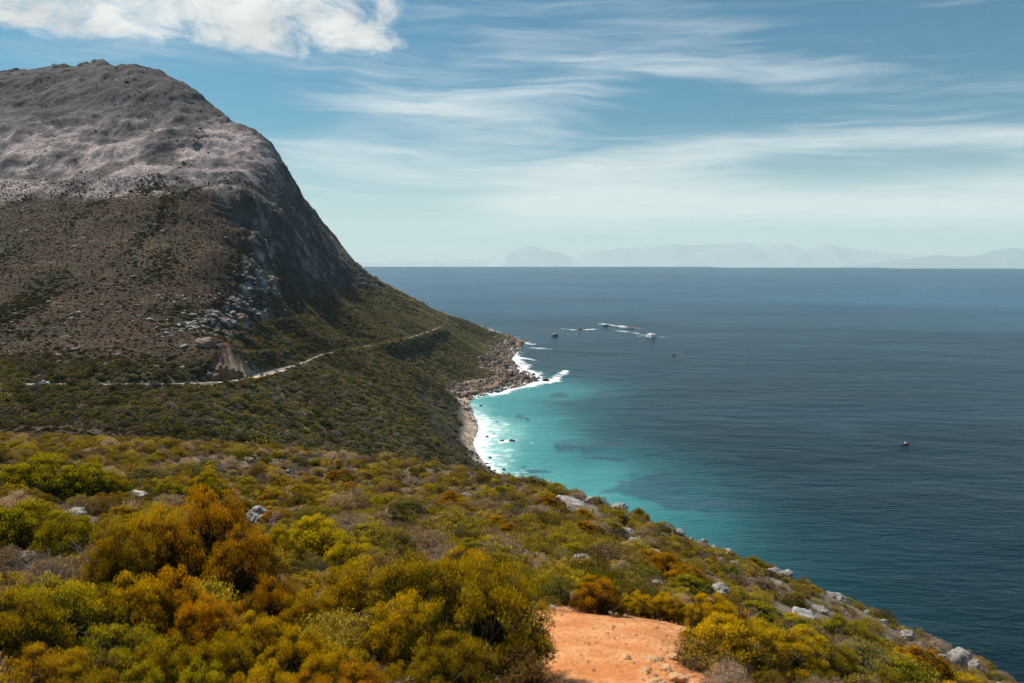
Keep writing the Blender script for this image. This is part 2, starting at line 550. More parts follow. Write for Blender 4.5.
def far_color(x, y, z):
    n = len(x)
    # slope by finite differences of base
    e = 4.0
    gx = (base_h(x + e, y) - base_h(x - e, y)) / (2 * e)
    gy = (base_h(x, y + e) - base_h(x, y - e)) / (2 * e)
    sl_ = np.hypot(gx, gy)
    f1 = fbm(x, y, 120, 5, 101)
    f2 = fbm(x, y, 30, 4, 111)
    f3 = fbm(x, y, 9, 3, 121)
    green = col3(0.030, 0.036, 0.014)
    green2 = col3(0.055, 0.058, 0.022)
    brown = col3(0.058, 0.037, 0.025)
    dry = col3(0.088, 0.060, 0.038)
    rock = col3(0.125, 0.105, 0.108)
    rockd = col3(0.048, 0.045, 0.047)
    pale = col3(0.38, 0.305, 0.285)
    c = np.repeat(green, n, 0)
    c = lerp(c, green2, sstep(f2, -0.1, 0.5))
    c = lerp(c, col3(0.085, 0.075, 0.05), 0.8 * sstep(f3 + f1 * 0.5, 0.1, 0.5))
    # brown hill : above the road, left of the gully
    hillm = sstep(z + 2 * f2, 107, 113) * sstep(-(x - (-95 - 0.17 * (y - 450))), 0, 40)
    hb = lerp(np.repeat(brown, n, 0), dry, sstep(f1 + 0.6 * f2, -0.1, 0.6))
    g2_ = fbm(x * 1.8 + 0.3 * y, y * 0.55, 90, 4, 161)
    hb = lerp(hb, col3(0.040, 0.040, 0.024), 0.85 * sstep(g2_, 0.05, 0.35))
    hb = lerp(hb, col3(0.042, 0.040, 0.024), sstep(f2 - f1 * 0.4, 0.05, 0.4) * 0.8)
    hb = lerp(hb, pale, 0.7 * sstep(f3 + 0.4 * f2, 0.52, 0.62))
    c = lerp(c, hb, hillm)
    # upper mountain
    upm = sstep(z + 16 * f2 + 9 * f3 + 12 * f1, 232, 262) * sstep(y, 930, 990)
    g1 = fbm(x * 0.6, y, 60, 5, 131, True)
    ub = lerp(np.repeat(rockd, n, 0), rock, sstep(g1 + f1 * 0.5, -0.1, 0.5))
    band_ = (1 - sstep(z + 45 * fbm(x, y, 320, 2, 7), 340, 410))
    ub = lerp(ub, pale, 0.95 * band_ * sstep(f1 * 0.9 + f2 * 0.6 + f3 * 0.25, -0.30, 0.22))
    ub = lerp(ub, col3(0.062, 0.058, 0.060), 0.8 * sstep(z + 40 * fbm(x, y, 300, 2, 7), 395, 450) * sstep(f1 + f2, -0.5, 0.1))  # dark summit: cloud shadow put into the rock colour
    ub = lerp(ub, col3(0.060, 0.056, 0.052), 0.75 * sstep(fbm(x, y * 1.6, 110, 4, 141), 0.08, 0.32))
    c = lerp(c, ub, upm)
    # rock where steep
    cm = cliff_mask(x, y)
    rk = lerp(np.repeat(col3(0.070, 0.064, 0.062), n, 0), col3(0.20, 0.175, 0.16), sstep(f3 + f2, 0.0, 0.6))
    c = lerp(c, rk, np.clip(cm * 1.1, 0, 1) * sstep(z, 105, 125) * sstep(cm + 0.5 * f3, 0.35, 0.7))
    bl_ = bluff_mask(x, y) * sstep(z, 103, 106)
    c = lerp(c, lerp(np.repeat(col3(0.100, 0.055, 0.034), n, 0), col3(0.165, 0.098, 0.062), sstep(fbm(x + y, z * 1.6, 7, 4, 171), -0.25, 0.25)), bl_)
    # pale ledge rocks along the spur edge
    d2_, _, sd2 = seg_dist(x, y, CL2)
    c = lerp(c, col3(0.36, 0.33, 0.31), (1 - sstep(d2_, 5, 22)) * sstep(f3, 0.12, 0.3) * 0.9)
    # sea cliffs, beach
    sc_ = -sdist_coast(x, y) * SEA_SIGN
    shore = 1 - sstep(z + 4 * f3 + 3 * f2, 5, 10)
    c = lerp(c, lerp(np.repeat(col3(0.16, 0.12, 0.095), n, 0), col3(0.34, 0.25, 0.19), sstep(f3, -0.2, 0.3)), shore)
    sand = (1 - sstep(z + 2 * f3, 3.0, 6.5)) * (1 - sstep(y, 930, 1040))
    c = lerp(c, col3(0.50, 0.385, 0.30), sand)
    c = lerp(c, col3(0.05, 0.043, 0.04), (1 - sstep(z, 0.2, 1.6)) * 0.7 * sstep(f3, -0.1, 0.2))
    # cliffs above the beach : dark bare rock
    cf = (1 - sstep(np.abs(z - 20), 6, 22)) * (1 - sstep(sc_, 40, 95)) * (1 - sstep(y, 800, 900))
    c = lerp(c, col3(0.062, 0.056, 0.045), cf * 0.8)
    for t_ in trails:
        dt, _, _ = seg_dist(x, y, t_)
        c = lerp(c, col3(0.36, 0.27, 0.19), (1 - sstep(dt, 0.6, 1.9)) * sstep(f2 + f3, -0.1, 0.2) * 0.6)
    rd, rz_, rs_ = seg_dist(x, y, road_line, road_line[:, 2])
    c = lerp(c, col3(0.16, 0.12, 0.08), (1 - sstep(rd, 2.5, 5.5)) * 0.6)
    c = lerp(c, col3(0.50, 0.37, 0.25), (1 - sstep(rd + 3 * f3, 8, 13)) * np.exp(-((y - 490) / 62) ** 2) * (x < -60) * (1 - sstep(z - rz_, 0.3, 1.6)))
    return np.clip(c, 0.005, 1)


def near_color(x, y, z):
    n = len(x)
    f1 = fbm(x, y, 11, 4, 201); f2 = fbm(x, y, 2.5, 4, 211)
    c = lerp(np.repeat(col3(0.115, 0.086, 0.055), n, 0), col3(0.21, 0.165, 0.12), sstep(f2, -0.3, 0.4))
    c = lerp(c, col3(0.06, 0.058, 0.026), sstep(f1, 0.0, 0.4) * 0.8)
    c = lerp(c, col3(0.30, 0.26, 0.22), sstep(f2 + 0.5 * f1, 0.38, 0.55) * 0.7)
    # orange soil around the path
    dp, _, _ = seg_dist(x, y, PATH_C)
    c = lerp(c, col3(0.58, 0.24, 0.09), (1 - sstep(dp + 0.5 * f2, 0.9, 2.2)) * 0.9)
    return c


# path centre line (orange soil) : runs from below the camera to the far lip at y~610
PATH_C = np.array([P(*p)[:2] for p in [(606, 760, 4.2), (608, 683, 6.2), (606, 650, 7.6), (602, 625, 9.2), (622, 614, 10.0)]])

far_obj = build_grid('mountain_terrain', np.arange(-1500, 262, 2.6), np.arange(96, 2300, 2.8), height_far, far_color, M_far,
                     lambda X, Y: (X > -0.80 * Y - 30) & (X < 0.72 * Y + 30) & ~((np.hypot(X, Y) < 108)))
tag(far_obj, kind='structure')
near_obj = build_grid('hillside', np.arange(-112, 80, 0.42), np.arange(-14, 128, 0.42), lambda x, y: H(x, y), near_color, M_near,
                      lambda X, Y: (np.hypot(X, Y) < 118) & (X > -0.85 * Y - 14) & (X < 0.95 * Y + 16))
tag(near_obj, kind='structure')

# ------------------------------------------------------------------ sea
def spread(lo, hi, step, far_lo, far_hi, growth=1.09):
    a = list(np.arange(lo, hi, step))
    s = step; v = a[-1]
    while v < far_hi:
        s *= growth; v += s; a.append(min(v, far_hi))
    s = step; v = a[0]; pre = []
    while v > far_lo:
        s *= growth; v -= s; pre.append(max(v, far_lo))
    return np.array(pre[::-1] + a)


SEA_R = 12000.0
sx = spread(-130, 330, 2.6, -SEA_R * 1.05, SEA_R * 1.05)
sy = spread(420, 2300, 3.4, -2500, SEA_R * 1.05)
X, Y = np.meshgrid(sx, sy)
fc = grid_faces(len(sx), len(sy))
r_ = np.hypot(X, Y).ravel()
fc = fc[(r_[fc] < SEA_R).all(1)]
xf, yf = X.ravel(), Y.ravel()
sdc = np.full(xf.shape, 3000.0)
nearm = (xf > -400) & (xf < 700) & (yf > 200) & (yf < 2600)
sdc[nearm] = sdist_coast(xf[nearm], yf[nearm]) * SEA_SIGN
bay = np.exp(-(((xf - 20) / 150) ** 2 + ((yf - 780) / 280) ** 2))
bay += 0.14 * np.exp(-(((xf - 120) / 130) ** 2 + ((yf - 480) / 200) ** 2))
# kelp and reef patches
wx = 9 * fbm(xf, yf, 45, 4, 701) + 3.5 * fbm(xf, yf, 12, 3, 703); wy = 14 * fbm(xf, yf, 45, 4, 702) + 5 * fbm(xf, yf, 12, 3, 704)
kelp = np.zeros_like(xf)
for px, py, rx, ry in [(578, 445, 22, 26), (640, 490, 26, 26), (605, 457, 26, 12), (700, 505, 30, 26), (665, 478, 22, 16), (560, 395, 14, 24), (528, 417, 10, 12), (612, 445, 16, 10), (530, 468, 12, 7), (610, 395, 22, 20),
                       (905, 555, 8, 8), (830, 560, 10, 10), (945, 590, 10, 8), (730, 450, 40, 40), (840, 430, 50, 40)]:
    q = PZ(px, py)
    wgt = 1.0 if px < 720 else 0.5
    kelp += wgt * np.exp(-(((xf + 2.2 * wx - q[0]) / rx) ** 2 + ((yf + 2.2 * wy - q[1]) / ry) ** 2))
# surf : along the shore, strong in the bay, plus breaking crests
patchy = np.clip(0.75 + 1.1 * fbm(xf, yf, 38, 3, 705), 0.1, 1.4)
foam = np.exp(-np.clip(sdc, 0, 999) / np.where(yf > 950, 17.0, 10.0)) * np.where(yf > 950, 0.95, 0.8) * np.clip(0.7 + 0.9 * fbm(xf, yf, 60, 3, 706), 0.2, 1.3)
bayf = np.exp(-((yf - 740) / 150) ** 2)
foam += bayf * np.exp(-np.clip(sdc + wx * 0.8, 0, 999) / 30.0) * 1.05
lines = [([(528, 385), (545, 383), (556, 379), (566, 371)], 5.5, 1.1), ([(540, 383), (556, 381)], 7, 0.7), ([(512, 352), (518, 362), (528, 372), (540, 379)], 9, 0.8), ([(516, 341), (530, 344)], 8, 0.8), ([(536, 384), (515, 389), (495, 394)], 6, 0.8), ([(487, 436), (500, 437), (520, 440)], 3.0, 0.25),
         ([(526, 347), (545, 349), (558, 350)], 5.0, 0.6), ([(512, 356), (528, 359), (540, 361)], 5.0, 0.7), ([(565, 329), (580, 330), (594, 329)], 8.0, 0.9), ([(604, 324), (620, 326), (636, 328)], 11.0, 1.0),
         ([(616, 331), (630, 332), (644, 335)], 6.0, 0.7), ([(500, 311), (516, 312)], 9.0, 0.5), ([(505, 337), (520, 337)], 6.0, 0.5), ([(568, 334), (574, 334)], 7.0, 0.45), ([(606, 363), (614, 364)], 3.0, 0.3),
         ([(672, 353), (680, 354)], 4.0, 0.35), ([(500, 441), (515, 441)], 2.2, 0.7), ([(640, 336), (662, 337)], 6.0, 0.7), ([(495, 420), (505, 425)], 3.0, 0.3)]
for pts, wd, amp in lines:
    q = np.array([PZ(a, b)[:2] for a, b in pts])
    d_, _, _ = seg_dist(xf + wx, yf + wy, q)
    foam += amp * 1.15 * patchy * np.exp(-(d_ / (wd * 1.35)) ** 2)
foam = np.where(sdc > 2900, 0, foam)
me = mesh_np('sea', np.stack([xf, yf, np.zeros_like(xf)], 1), fc, None, True,
             {'shore': np.clip(sdc, -50, 3000), 'bay': bay, 'kelp': kelp, 'foam': np.clip(foam, 0, 1.5)})
m, t = new_mat('sea_water')
pos = t.n('ShaderNodeNewGeometry').outputs['Position']
def att(n): return t.n('ShaderNodeAttribute', attribute_name=n).outputs['Fac']
vd = t.n('ShaderNodeVectorMath', operation='LENGTH', ins={0: pos}).outputs['Value']
sepp = t.n('ShaderNodeSeparateXYZ', ins={0: pos})
# stretched wind streaks : waves roll roughly towards the coast
wp = t.xyz(t.m('MULTIPLY', t.m('ADD', sepp.outputs[0], t.m('MULTIPLY', sepp.outputs[1], 0.35)), 0.45), sepp.outputs[1], 0.0)
big = t.noise(pos, 0.0075, 5, 0.6, 0.6)
vbig = t.noise(wp, 0.0011, 5, 0.62, 0.5)
midn = t.noise(wp, 0.028, 5, 0.6, 0.3)
kn = t.noise(pos, 0.035, 5, 0.6, 0.8)
shore = t.m('ADD', att('shore'), t.m('MULTIPLY', t.m('SUBTRACT', big, 0.5), 120.0))
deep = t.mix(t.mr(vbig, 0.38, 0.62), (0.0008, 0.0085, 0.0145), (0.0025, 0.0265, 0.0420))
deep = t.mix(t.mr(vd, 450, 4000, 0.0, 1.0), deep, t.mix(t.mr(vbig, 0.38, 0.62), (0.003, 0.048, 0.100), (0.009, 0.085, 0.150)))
sh1 = t.mr(shore, 20, 230, 1.0, 0.0)
bayv = att('bay')
teal = t.mix(t.m('MULTIPLY', sh1, t.mr(bayv, 0.02, 0.5, 0.05, 1.0), clamp=True), deep, (0.014, 0.120, 0.135))
sh2 = t.m('MULTIPLY', t.mr(shore, 5, 150, 1.0, 0.0), t.mr(bayv, 0.15, 0.7))
c = t.mix(sh2, teal, (0.065, 0.30, 0.29))
sh3 = t.m('MULTIPLY', t.mr(shore, 0, 45, 1.0, 0.0), t.mr(bayv, 0.2, 0.8))
c = t.mix(t.m('MULTIPLY', sh3, 0.7), c, (0.34, 0.62, 0.58))
kf = t.m('MULTIPLY', t.mr(t.m('ADD', att('kelp'), t.m('MULTIPLY', t.m('SUBTRACT', kn, 0.5), 1.6)), 0.34, 0.74), 0.66)
c = t.mix(kf, c, (0.020, 0.060, 0.085))
fn = t.noise(pos, 0.11, 8, 0.70, 0.8)
ff = t.mr(t.m('ADD', att('foam'), t.m('MULTIPLY', t.m('SUBTRACT', fn, 0.5), 2.3)), 0.34, 0.92)
ff = t.m('MULTIPLY', ff, t.mr(att('foam'), 0.03, 0.18))
c = t.mix(ff, c, (0.80, 0.84, 0.84))
rgh = t.mix(ff, (0.27, 0.27, 0.27), (0.9, 0.9, 0.9))
rgh = t.n('ShaderNodeSeparateColor', ins={0: rgh}).outputs[0]
w1 = t.noise(wp, 0.22, 5, 0.6, 0.2)
w2 = t.noise(wp, 0.045, 3, 0.55, 0.2)
w3 = t.noise(wp, 0.010, 3, 0.6, 0.3)
hgt = t.m('ADD', t.m('ADD', t.m('MULTIPLY', w1, 1.35), t.m('MULTIPLY', w2, 2.6)), t.m('MULTIPLY', w3, 5.0))
b = t.n('ShaderNodeBump', ins={'Strength': 1.0, 'Distance': 1.0, 'Height': hgt})
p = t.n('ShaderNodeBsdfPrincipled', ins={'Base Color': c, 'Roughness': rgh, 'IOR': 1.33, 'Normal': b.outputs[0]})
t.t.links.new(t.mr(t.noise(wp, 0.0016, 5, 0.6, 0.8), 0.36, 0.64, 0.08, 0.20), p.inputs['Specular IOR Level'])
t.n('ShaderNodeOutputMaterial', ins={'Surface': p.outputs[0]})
me.materials.append(m)
tag(link('sea', me), kind='structure')

# ------------------------------------------------------------------ far mountains across the bay
def ridge_obj(name, D, prof, depth, amp, label, seed, colr):
    px = [p[0] for p in prof]; py = [p[1] for p in prof]
    x0 = (px[0] - 512) / F * D; x1 = (px[-1] - 512) / F * D
    xs = np.linspace(x0, x1, 420); ys = np.linspace(D - depth, D + depth, 60)
    X, Y = np.meshgrid(xs, ys)
    top_ = np.interp(xs / D * F + 512, px, py)
    zt = np.array([P(512, v, D)[2] for v in top_])
    zt = zt + amp * fbm(xs, xs * 0, 2600, 6, seed, True, 0.6)
    prof_y = 1 - np.abs((Y - D) / depth) ** 1.2
    Z = -1700 + (zt[None, :] + 1700) * np.clip(prof_y + 0.10 * fbm(X, Y, 6000, 4, seed + 5, True), 0, 1.02)
    ma, tt = new_mat(name + '_rock')  # ridge rock kept pale and bluish, with some haze put into its colour
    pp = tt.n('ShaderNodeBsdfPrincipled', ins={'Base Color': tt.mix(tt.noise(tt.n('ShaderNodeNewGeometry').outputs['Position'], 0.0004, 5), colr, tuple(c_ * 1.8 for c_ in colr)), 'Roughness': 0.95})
    tt.n('ShaderNodeOutputMaterial', ins={'Surface': pp.outputs[0]})
    o = link(name, mesh_np(name, np.stack([X.ravel(), Y.ravel(), Z.ravel()], 1), grid_faces(len(xs), len(ys)), ma))
    tag(o, kind='structure')
    return o


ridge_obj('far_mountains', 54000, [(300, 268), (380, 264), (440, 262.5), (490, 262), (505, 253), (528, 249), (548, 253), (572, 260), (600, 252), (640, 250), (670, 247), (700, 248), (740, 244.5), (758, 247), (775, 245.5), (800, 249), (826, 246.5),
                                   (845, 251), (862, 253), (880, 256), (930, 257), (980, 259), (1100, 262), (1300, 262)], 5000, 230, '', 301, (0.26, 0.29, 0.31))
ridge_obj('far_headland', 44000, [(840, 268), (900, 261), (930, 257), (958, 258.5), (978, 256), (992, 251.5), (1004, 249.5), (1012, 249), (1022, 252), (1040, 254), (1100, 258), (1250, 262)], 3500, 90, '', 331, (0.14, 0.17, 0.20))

# ------------------------------------------------------------------ haze
def box_mesh(name, lo, hi):
    v = [(x, y, z) for x in (lo[0], hi[0]) for y in (lo[1], hi[1]) for z in (lo[2], hi[2])]
    f = [(0, 1, 3, 2), (4, 6, 7, 5), (0, 4, 5, 1), (2, 3, 7, 6), (0, 2, 6, 4), (1, 5, 7, 3)]
    return mesh_np(name, v, f, None, False)


hz = link('haze', box_mesh('haze', (-60000, -14000, -1760), (60000, 62000, 1900)))
tag(hz, kind='stuff')
m, t = new_mat('haze_air')
pv_ = t.n('ShaderNodeVolumePrincipled', ins={'Color': (0.80, 0.97, 1.0, 1), 'Density': 2.4e-5, 'Anisotropy': 0.0})
t.n('ShaderNodeOutputMaterial', ins={'Volume': pv_.outputs[0]})
hz.data.materials.append(m)
# ------------------------------------------------------------------ plants : mesh builders
def leaf_quads(c, d, up, ln, wd):
    """diamond leaves: centre base c, direction d, width axis, (n,3) arrays -> verts (4n,3)"""
    s = np.cross(d, up); s /= np.linalg.norm(s, axis=1, keepdims=True) + 1e-9
    b = c; tip = c + d * ln[:, None]
    mid = c + d * (ln * 0.55)[:, None]
    v = np.stack([b, mid + s * wd[:, None], tip, mid - s * wd[:, None]], 1)
    return v.reshape(-1, 3)


def unit(v):
    return v / (np.linalg.norm(v, axis=-1, keepdims=True) + 1e-9)


def foliage(seed, n_tuft, n_leaf, leaf_len, tuft_r, upright=0.4, flat=1.0, width=0.22, skirt=0.15, spiky=0.0):
    """unit bush : radius about 1, height about 1, made of leaves gathered in tufts"""
    r = np.random.default_rng(seed)
    cen = []
    tries = 0
    ecc = r.uniform(0.75, 1.15, 8)
    while len(cen) < n_tuft and tries < 4000:
        tries += 1
        a = r.uniform(0, 2 * math.pi); z = r.uniform(skirt, 1) ** 0.85
        rad = math.sqrt(max(0, 1 - z * z)) * (0.72 + 0.28 * r.random())
        lob = np.interp((a / (2 * math.pi) * 8) % 8, np.arange(9), np.append(ecc, ecc[0]))
        q = np.array([math.cos(a) * rad * lob, math.sin(a) * rad * lob, z * (0.75 + 0.3 * r.random()) - 0.12])
        if r.random() < 0.22: q *= np.array([0.6, 0.6, 0.75])
        if all(np.linalg.norm(q - c) > tuft_r * 0.75 for c in cen): cen.append(q)
    cen = np.array(cen)
    K = len(cen)
    tr = tuft_r * r.uniform(0.65, 1.3, K)
    w_ = tr ** 2; w_ /= w_.sum()
    idx = r.choice(K, n_leaf, p=w_)
    dirn = unit(r.normal(size=(n_leaf, 3)) + np.array([0, 0, 0.35]))
    rr = r.random(n_leaf) ** 0.45
    outw = unit(cen[idx] * np.array([1, 1, 0.8]) + np.array([0, 0, 0.35]))
    pos = cen[idx] + dirn * (tr[idx] * rr)[:, None] * np.array([1, 1, 0.8])
    pos[:, 2] = np.maximum(pos[:, 2], 0.02)
    d = unit(dirn * 0.7 + outw * 0.6 + np.array([0, 0, upright]) + r.normal(size=(n_leaf, 3)) * 0.35)
    ln = leaf_len * r.uniform(0.6, 1.3, n_leaf)
    up = unit(r.normal(size=(n_leaf, 3)))
    nrm = unit(unit(dirn * 0.75 + outw * 0.6) + r.normal(size=(n_leaf, 3)) * 0.38)
    d = unit(d - nrm * (d * nrm).sum(1, keepdims=True) * 0.75)
    up = nrm
    v = leaf_quads(pos, d, up, ln, ln * width)
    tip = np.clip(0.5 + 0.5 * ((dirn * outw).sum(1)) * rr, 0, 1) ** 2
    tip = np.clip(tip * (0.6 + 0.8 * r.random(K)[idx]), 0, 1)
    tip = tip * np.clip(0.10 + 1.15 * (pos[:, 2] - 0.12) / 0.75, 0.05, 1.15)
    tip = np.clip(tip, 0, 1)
    v[:, 2] *= flat
    rnd = r.random(n_leaf)
    f = np.arange(4 * n_leaf).reshape(-1, 4)
    return v, f, np.repeat(tip, 4), np.repeat(rnd, 4), cen * np.array([1, 1, flat])


def stick(p0, p1, r0, r1, k=4):
    p0 = np.array(p0, float); p1 = np.array(p1, float)
    d = unit(p1 - p0)
    a = unit(np.cross(d, [0.3, 0.5, 0.81])); b = np.cross(d, a)
    an = np.arange(k) * 2 * math.pi / k
    ring = np.cos(an)[:, None] * a + np.sin(an)[:, None] * b
    v = np.vstack([p0 + ring * r0, p1 + ring * r1])
    f = [(i, (i + 1) % k, k + (i + 1) % k, k + i) for i in range(k)]
    return v, np.array(f)


def join(parts):
    V, Fc, o = [], [], 0
    for v, f in parts:
        V.append(v); Fc.append(f + o); o += len(v)
    return np.vstack(V), np.vstack(Fc)


def branches(seed, ends, thick=0.022):
    r = np.random.default_rng(seed)
    parts = []
    for e in ends:
        p = np.array([r.normal() * 0.05, r.normal() * 0.05, -0.06])
        m1 = p + (e - p) * 0.45 + r.normal(size=3) * 0.07 - np.array([0, 0, 0.03])
        parts.append(stick(p, m1, thick, thick * 0.7)); parts.append(stick(m1, e, thick * 0.7, thick * 0.25))
        for k in range(2):
            parts.append(stick(m1 + (e - m1) * r.uniform(0.1, 0.6), e + r.normal(size=3) * 0.14, thick * 0.4, thick * 0.15, 3))
    return join([(v, f) if f.shape[1] == 4 else (v, f) for v, f in parts])


def twigs(seed, n, spread_=0.9, h=1.0, th=0.010, levels=3):
    """bare grey shrub, unit size"""
    r = np.random.default_rng(seed)
    parts = []

    def grow(p, d, L, t, lv):
        q = p + d * L
        parts.append(stick(p, q, t, t * 0.6, 3))
        if lv == 0: return
        for k in range(int(r.integers(2, 5))):
            grow(p + d * L * r.uniform(0.55, 1.0), unit(d + r.normal(size=3) * 0.45 + np.array([0, 0, 0.1])), L * r.uniform(0.5, 0.8), t * 0.62, lv - 1)
    for i in range(n):
        a = r.uniform(0, 2 * math.pi); k = r.uniform(0.1, spread_)
        grow(np.array([math.cos(a) * 0.12, math.sin(a) * 0.12, -0.04]) * r.random(), unit(np.array([math.cos(a) * k, math.sin(a) * k, h * 0.9])), r.uniform(0.25, 0.42), th, levels)
    return join(parts)


def foliage_mat(name, instanced, rough_leaf=True, transl=0.28):
    m, t = new_mat(name)
    if instanced:
        base = t.n('ShaderNodeAttribute', attribute_type='INSTANCER', attribute_name='tint').outputs['Color']
        k = t.n('ShaderNodeAttribute', attribute_type='INSTANCER', attribute_name='tipk').outputs['Fac']
    else:
        oi = t.n('ShaderNodeObjectInfo')
        base = oi.outputs['Color']; k = oi.outputs['Alpha']
    tip = t.n('ShaderNodeAttribute', attribute_name='tip').outputs['Fac']
    rn = t.n('ShaderNodeAttribute', attribute_name='rnd').outputs['Fac']
    v = t.mr(rn, 0, 1, 0.45, 1.35, False)
    c = t.mix(1.0, base, t.xyz(v, v, v), 'MULTIPLY')
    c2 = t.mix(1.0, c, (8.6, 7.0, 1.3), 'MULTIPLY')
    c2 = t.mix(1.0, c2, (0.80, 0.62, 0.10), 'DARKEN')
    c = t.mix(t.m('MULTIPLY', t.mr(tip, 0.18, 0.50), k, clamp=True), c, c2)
    brown = t.mix(1.0, c, (1.3, 0.75, 0.6), 'MULTIPLY')
    c = t.mix(t.mr(rn, 0.88, 0.94, 0, 0.6), c, brown)
    df = t.n('ShaderNodeBsdfDiffuse', ins={'Color': c})
    tc = t.mix(1.0, c, (1.5, 1.25, 0.55), 'MULTIPLY')
    tr = t.n('ShaderNodeBsdfTranslucent', ins={'Color': tc})
    mx = t.n('ShaderNodeMixShader', ins={0: transl, 1: df.outputs[0], 2: tr.outputs[0]})
    t.n('ShaderNodeOutputMaterial', ins={'Surface': mx.outputs[0]})
    return m


M_leaf = foliage_mat('shrub_leaves', False)
M_leafi = foliage_mat('scrub_leaves', True)
M_fari = foliage_mat('distant_scrub', True, transl=0.25)
M_bark, _t = new_mat('shrub_bark')
_n = _t.noise(_t.n('ShaderNodeTexCoord').outputs['Object'], 14, 4)
_t.n('ShaderNodeOutputMaterial', ins={'Surface': _t.n('ShaderNodeBsdfPrincipled', ins={'Base Color': _t.mix(_n, (0.06, 0.042, 0.03), (0.16, 0.12, 0.09)), 'Roughness': 0.9}).outputs[0]})
M_twig, _t = new_mat('dry_twigs')
_n = _t.noise(_t.n('ShaderNodeTexCoord').outputs['Object'], 10, 4)
_t.n('ShaderNodeOutputMaterial', ins={'Surface': _t.n('ShaderNodeBsdfPrincipled', ins={'Base Color': _t.mix(_n, (0.17, 0.13, 0.115), (0.36, 0.30, 0.28)), 'Roughness': 0.9}).outputs[0]})


def core_dome(seed, r=0.82):
    """low rough dome, the dense heart of a bush, also added to block light"""
    rr = np.random.default_rng(seed)
    v, f = [], []
    nu, nv = 10, 5
    for j in range(nv + 1):
        a = (j / nv) * math.pi / 2
        for i in range(nu):
            b_ = i / nu * 2 * math.pi
            k = r * rr.uniform(0.8, 1.1)
            v.append((math.cos(b_) * math.cos(a) * k, math.sin(b_) * math.cos(a) * k, math.sin(a) * k - 0.05))
    for j in range(nv):
        for i in range(nu):
            f.append((j * nu + i, j * nu + (i + 1) % nu, (j + 1) * nu + (i + 1) % nu, (j + 1) * nu + i))
    return np.array(v), np.array(f)


def fol_mesh(name, mat, *a, **k):
    v, f, tip, rnd, cen = foliage(*a, **k)
    cv0, cf0 = core_dome(a[0], 0.60)  # opaque core added to block light and darken the bush inside
    f = np.vstack([f, cf0 + len(v)]); v = np.vstack([v, cv0])
    tip = np.append(tip, np.zeros(len(cv0))); rnd = np.append(rnd, np.full(len(cv0), 0.1))
    return mesh_np(name, v, f, mat, False, {'tip': tip, 'rnd': rnd}), cen


def flat_attr(name, vf, mat):
    v, f = vf
    r = np.random.default_rng(1)
    return mesh_np(name, v, f, mat, True, {'tip': np.zeros(len(v)), 'rnd': r.random(len(v)) * 0.7})


def blades(seed, n, spread_=0.8, ln=1.0, wd=0.018):
    r = np.random.default_rng(seed)
    a = r.uniform(0, 2 * math.pi, n); q = np.sqrt(r.random(n)) * spread_
    b = np.stack([np.cos(a) * q, np.sin(a) * q, np.full(n, -0.03)], 1)
    d = unit(np.stack([r.normal(size=n) * 0.22, r.normal(size=n) * 0.22, np.ones(n)], 1))
    L = ln * r.uniform(0.55, 1.05, n)
    return leaf_quads(b, d, unit(r.normal(size=(n, 3))), L, np.full(n, wd)), np.arange(4 * n).reshape(-1, 4), np.repeat(r.random(n) * 0.6, 4), np.repeat(r.random(n), 4)


# high detail variants for shrubs close to the camera
HI = {'fine': [], 'clump': [], 'low': []}
for s in range(4):
    me, cen = fol_mesh('fine_foliage', M_leaf, 100 + s, 95, 34000, 0.036, 0.155, upright=0.6, width=0.14, skirt=0.0)
    HI['fine'].append((me, mesh_np('branch_wood', *branches(s, cen[:36]), M_bark)))
    me, cen = fol_mesh('clump_foliage', M_leaf, 200 + s, 110, 24000, 0.036, 0.150, upright=0.5, width=0.24)
    HI['clump'].append((me, mesh_np('branch_wood', *branches(s + 9, cen[:36]), M_bark)))
    me, cen = fol_mesh('dome_foliage', M_leaf, 300 + s, 120, 18000, 0.040, 0.145, upright=0.35, width=0.28, skirt=0.0)
    HI['low'].append((me, mesh_np('branch_wood', *branches(s + 19, cen[:24]), M_bark)))
TW = [mesh_np('twig_wood', *twigs(40 + s, 13, 0.9, 1.0, 0.010, 3), M_twig, True) for s in range(3)]
bv, bf, bt, br_ = blades(5, 900)
REED = mesh_np('reed_blades', bv, bf, M_leaf, False, {'tip': bt, 'rnd': br_})

shrubs = []           # (object, kind words, px, D)
DIRS = {}


def place_shrub(style, px, top_py, D, width, colr, tipk, seed=0, hmax=3.0, hmin=0.25):
    x, y, _ = P(px, 400, D)
    gz = H1(x, y)
    tz = P(px, top_py, D)[2]
    h = min(max(tz - gz, hmin), hmax)
    rz = (seed * 1.7) % 6.28
    name = {'fine': 'heath_shrub', 'clump': 'leafy_shrub', 'low': 'dome_shrub', 'twig': 'bare_shrub', 'reed': 'reed_clump'}[style]
    root = empty(name, (x, y, gz - 0.03), rz)
    sc_ = (width / 2, width / 2, h)
    if style in HI:
        a, b = HI[style][seed % 4]
        f = link('foliage', a, root); f.color = (*colr, tipk)
        f.scale = sc_
        w_ = link('branches', b, root); w_.scale = sc_
    elif style == 'twig':
        f = link('branches', TW[seed % 3], root); f.scale = (width / 1.7, width / 1.7, h / 1.15)
    else:
        f = link('blades', REED, root); f.color = (*colr, tipk); f.scale = (width / 2, width / 2, h)
    shrubs.append([root, style, px, D, width, h, colr, tipk, x, y])
    return root


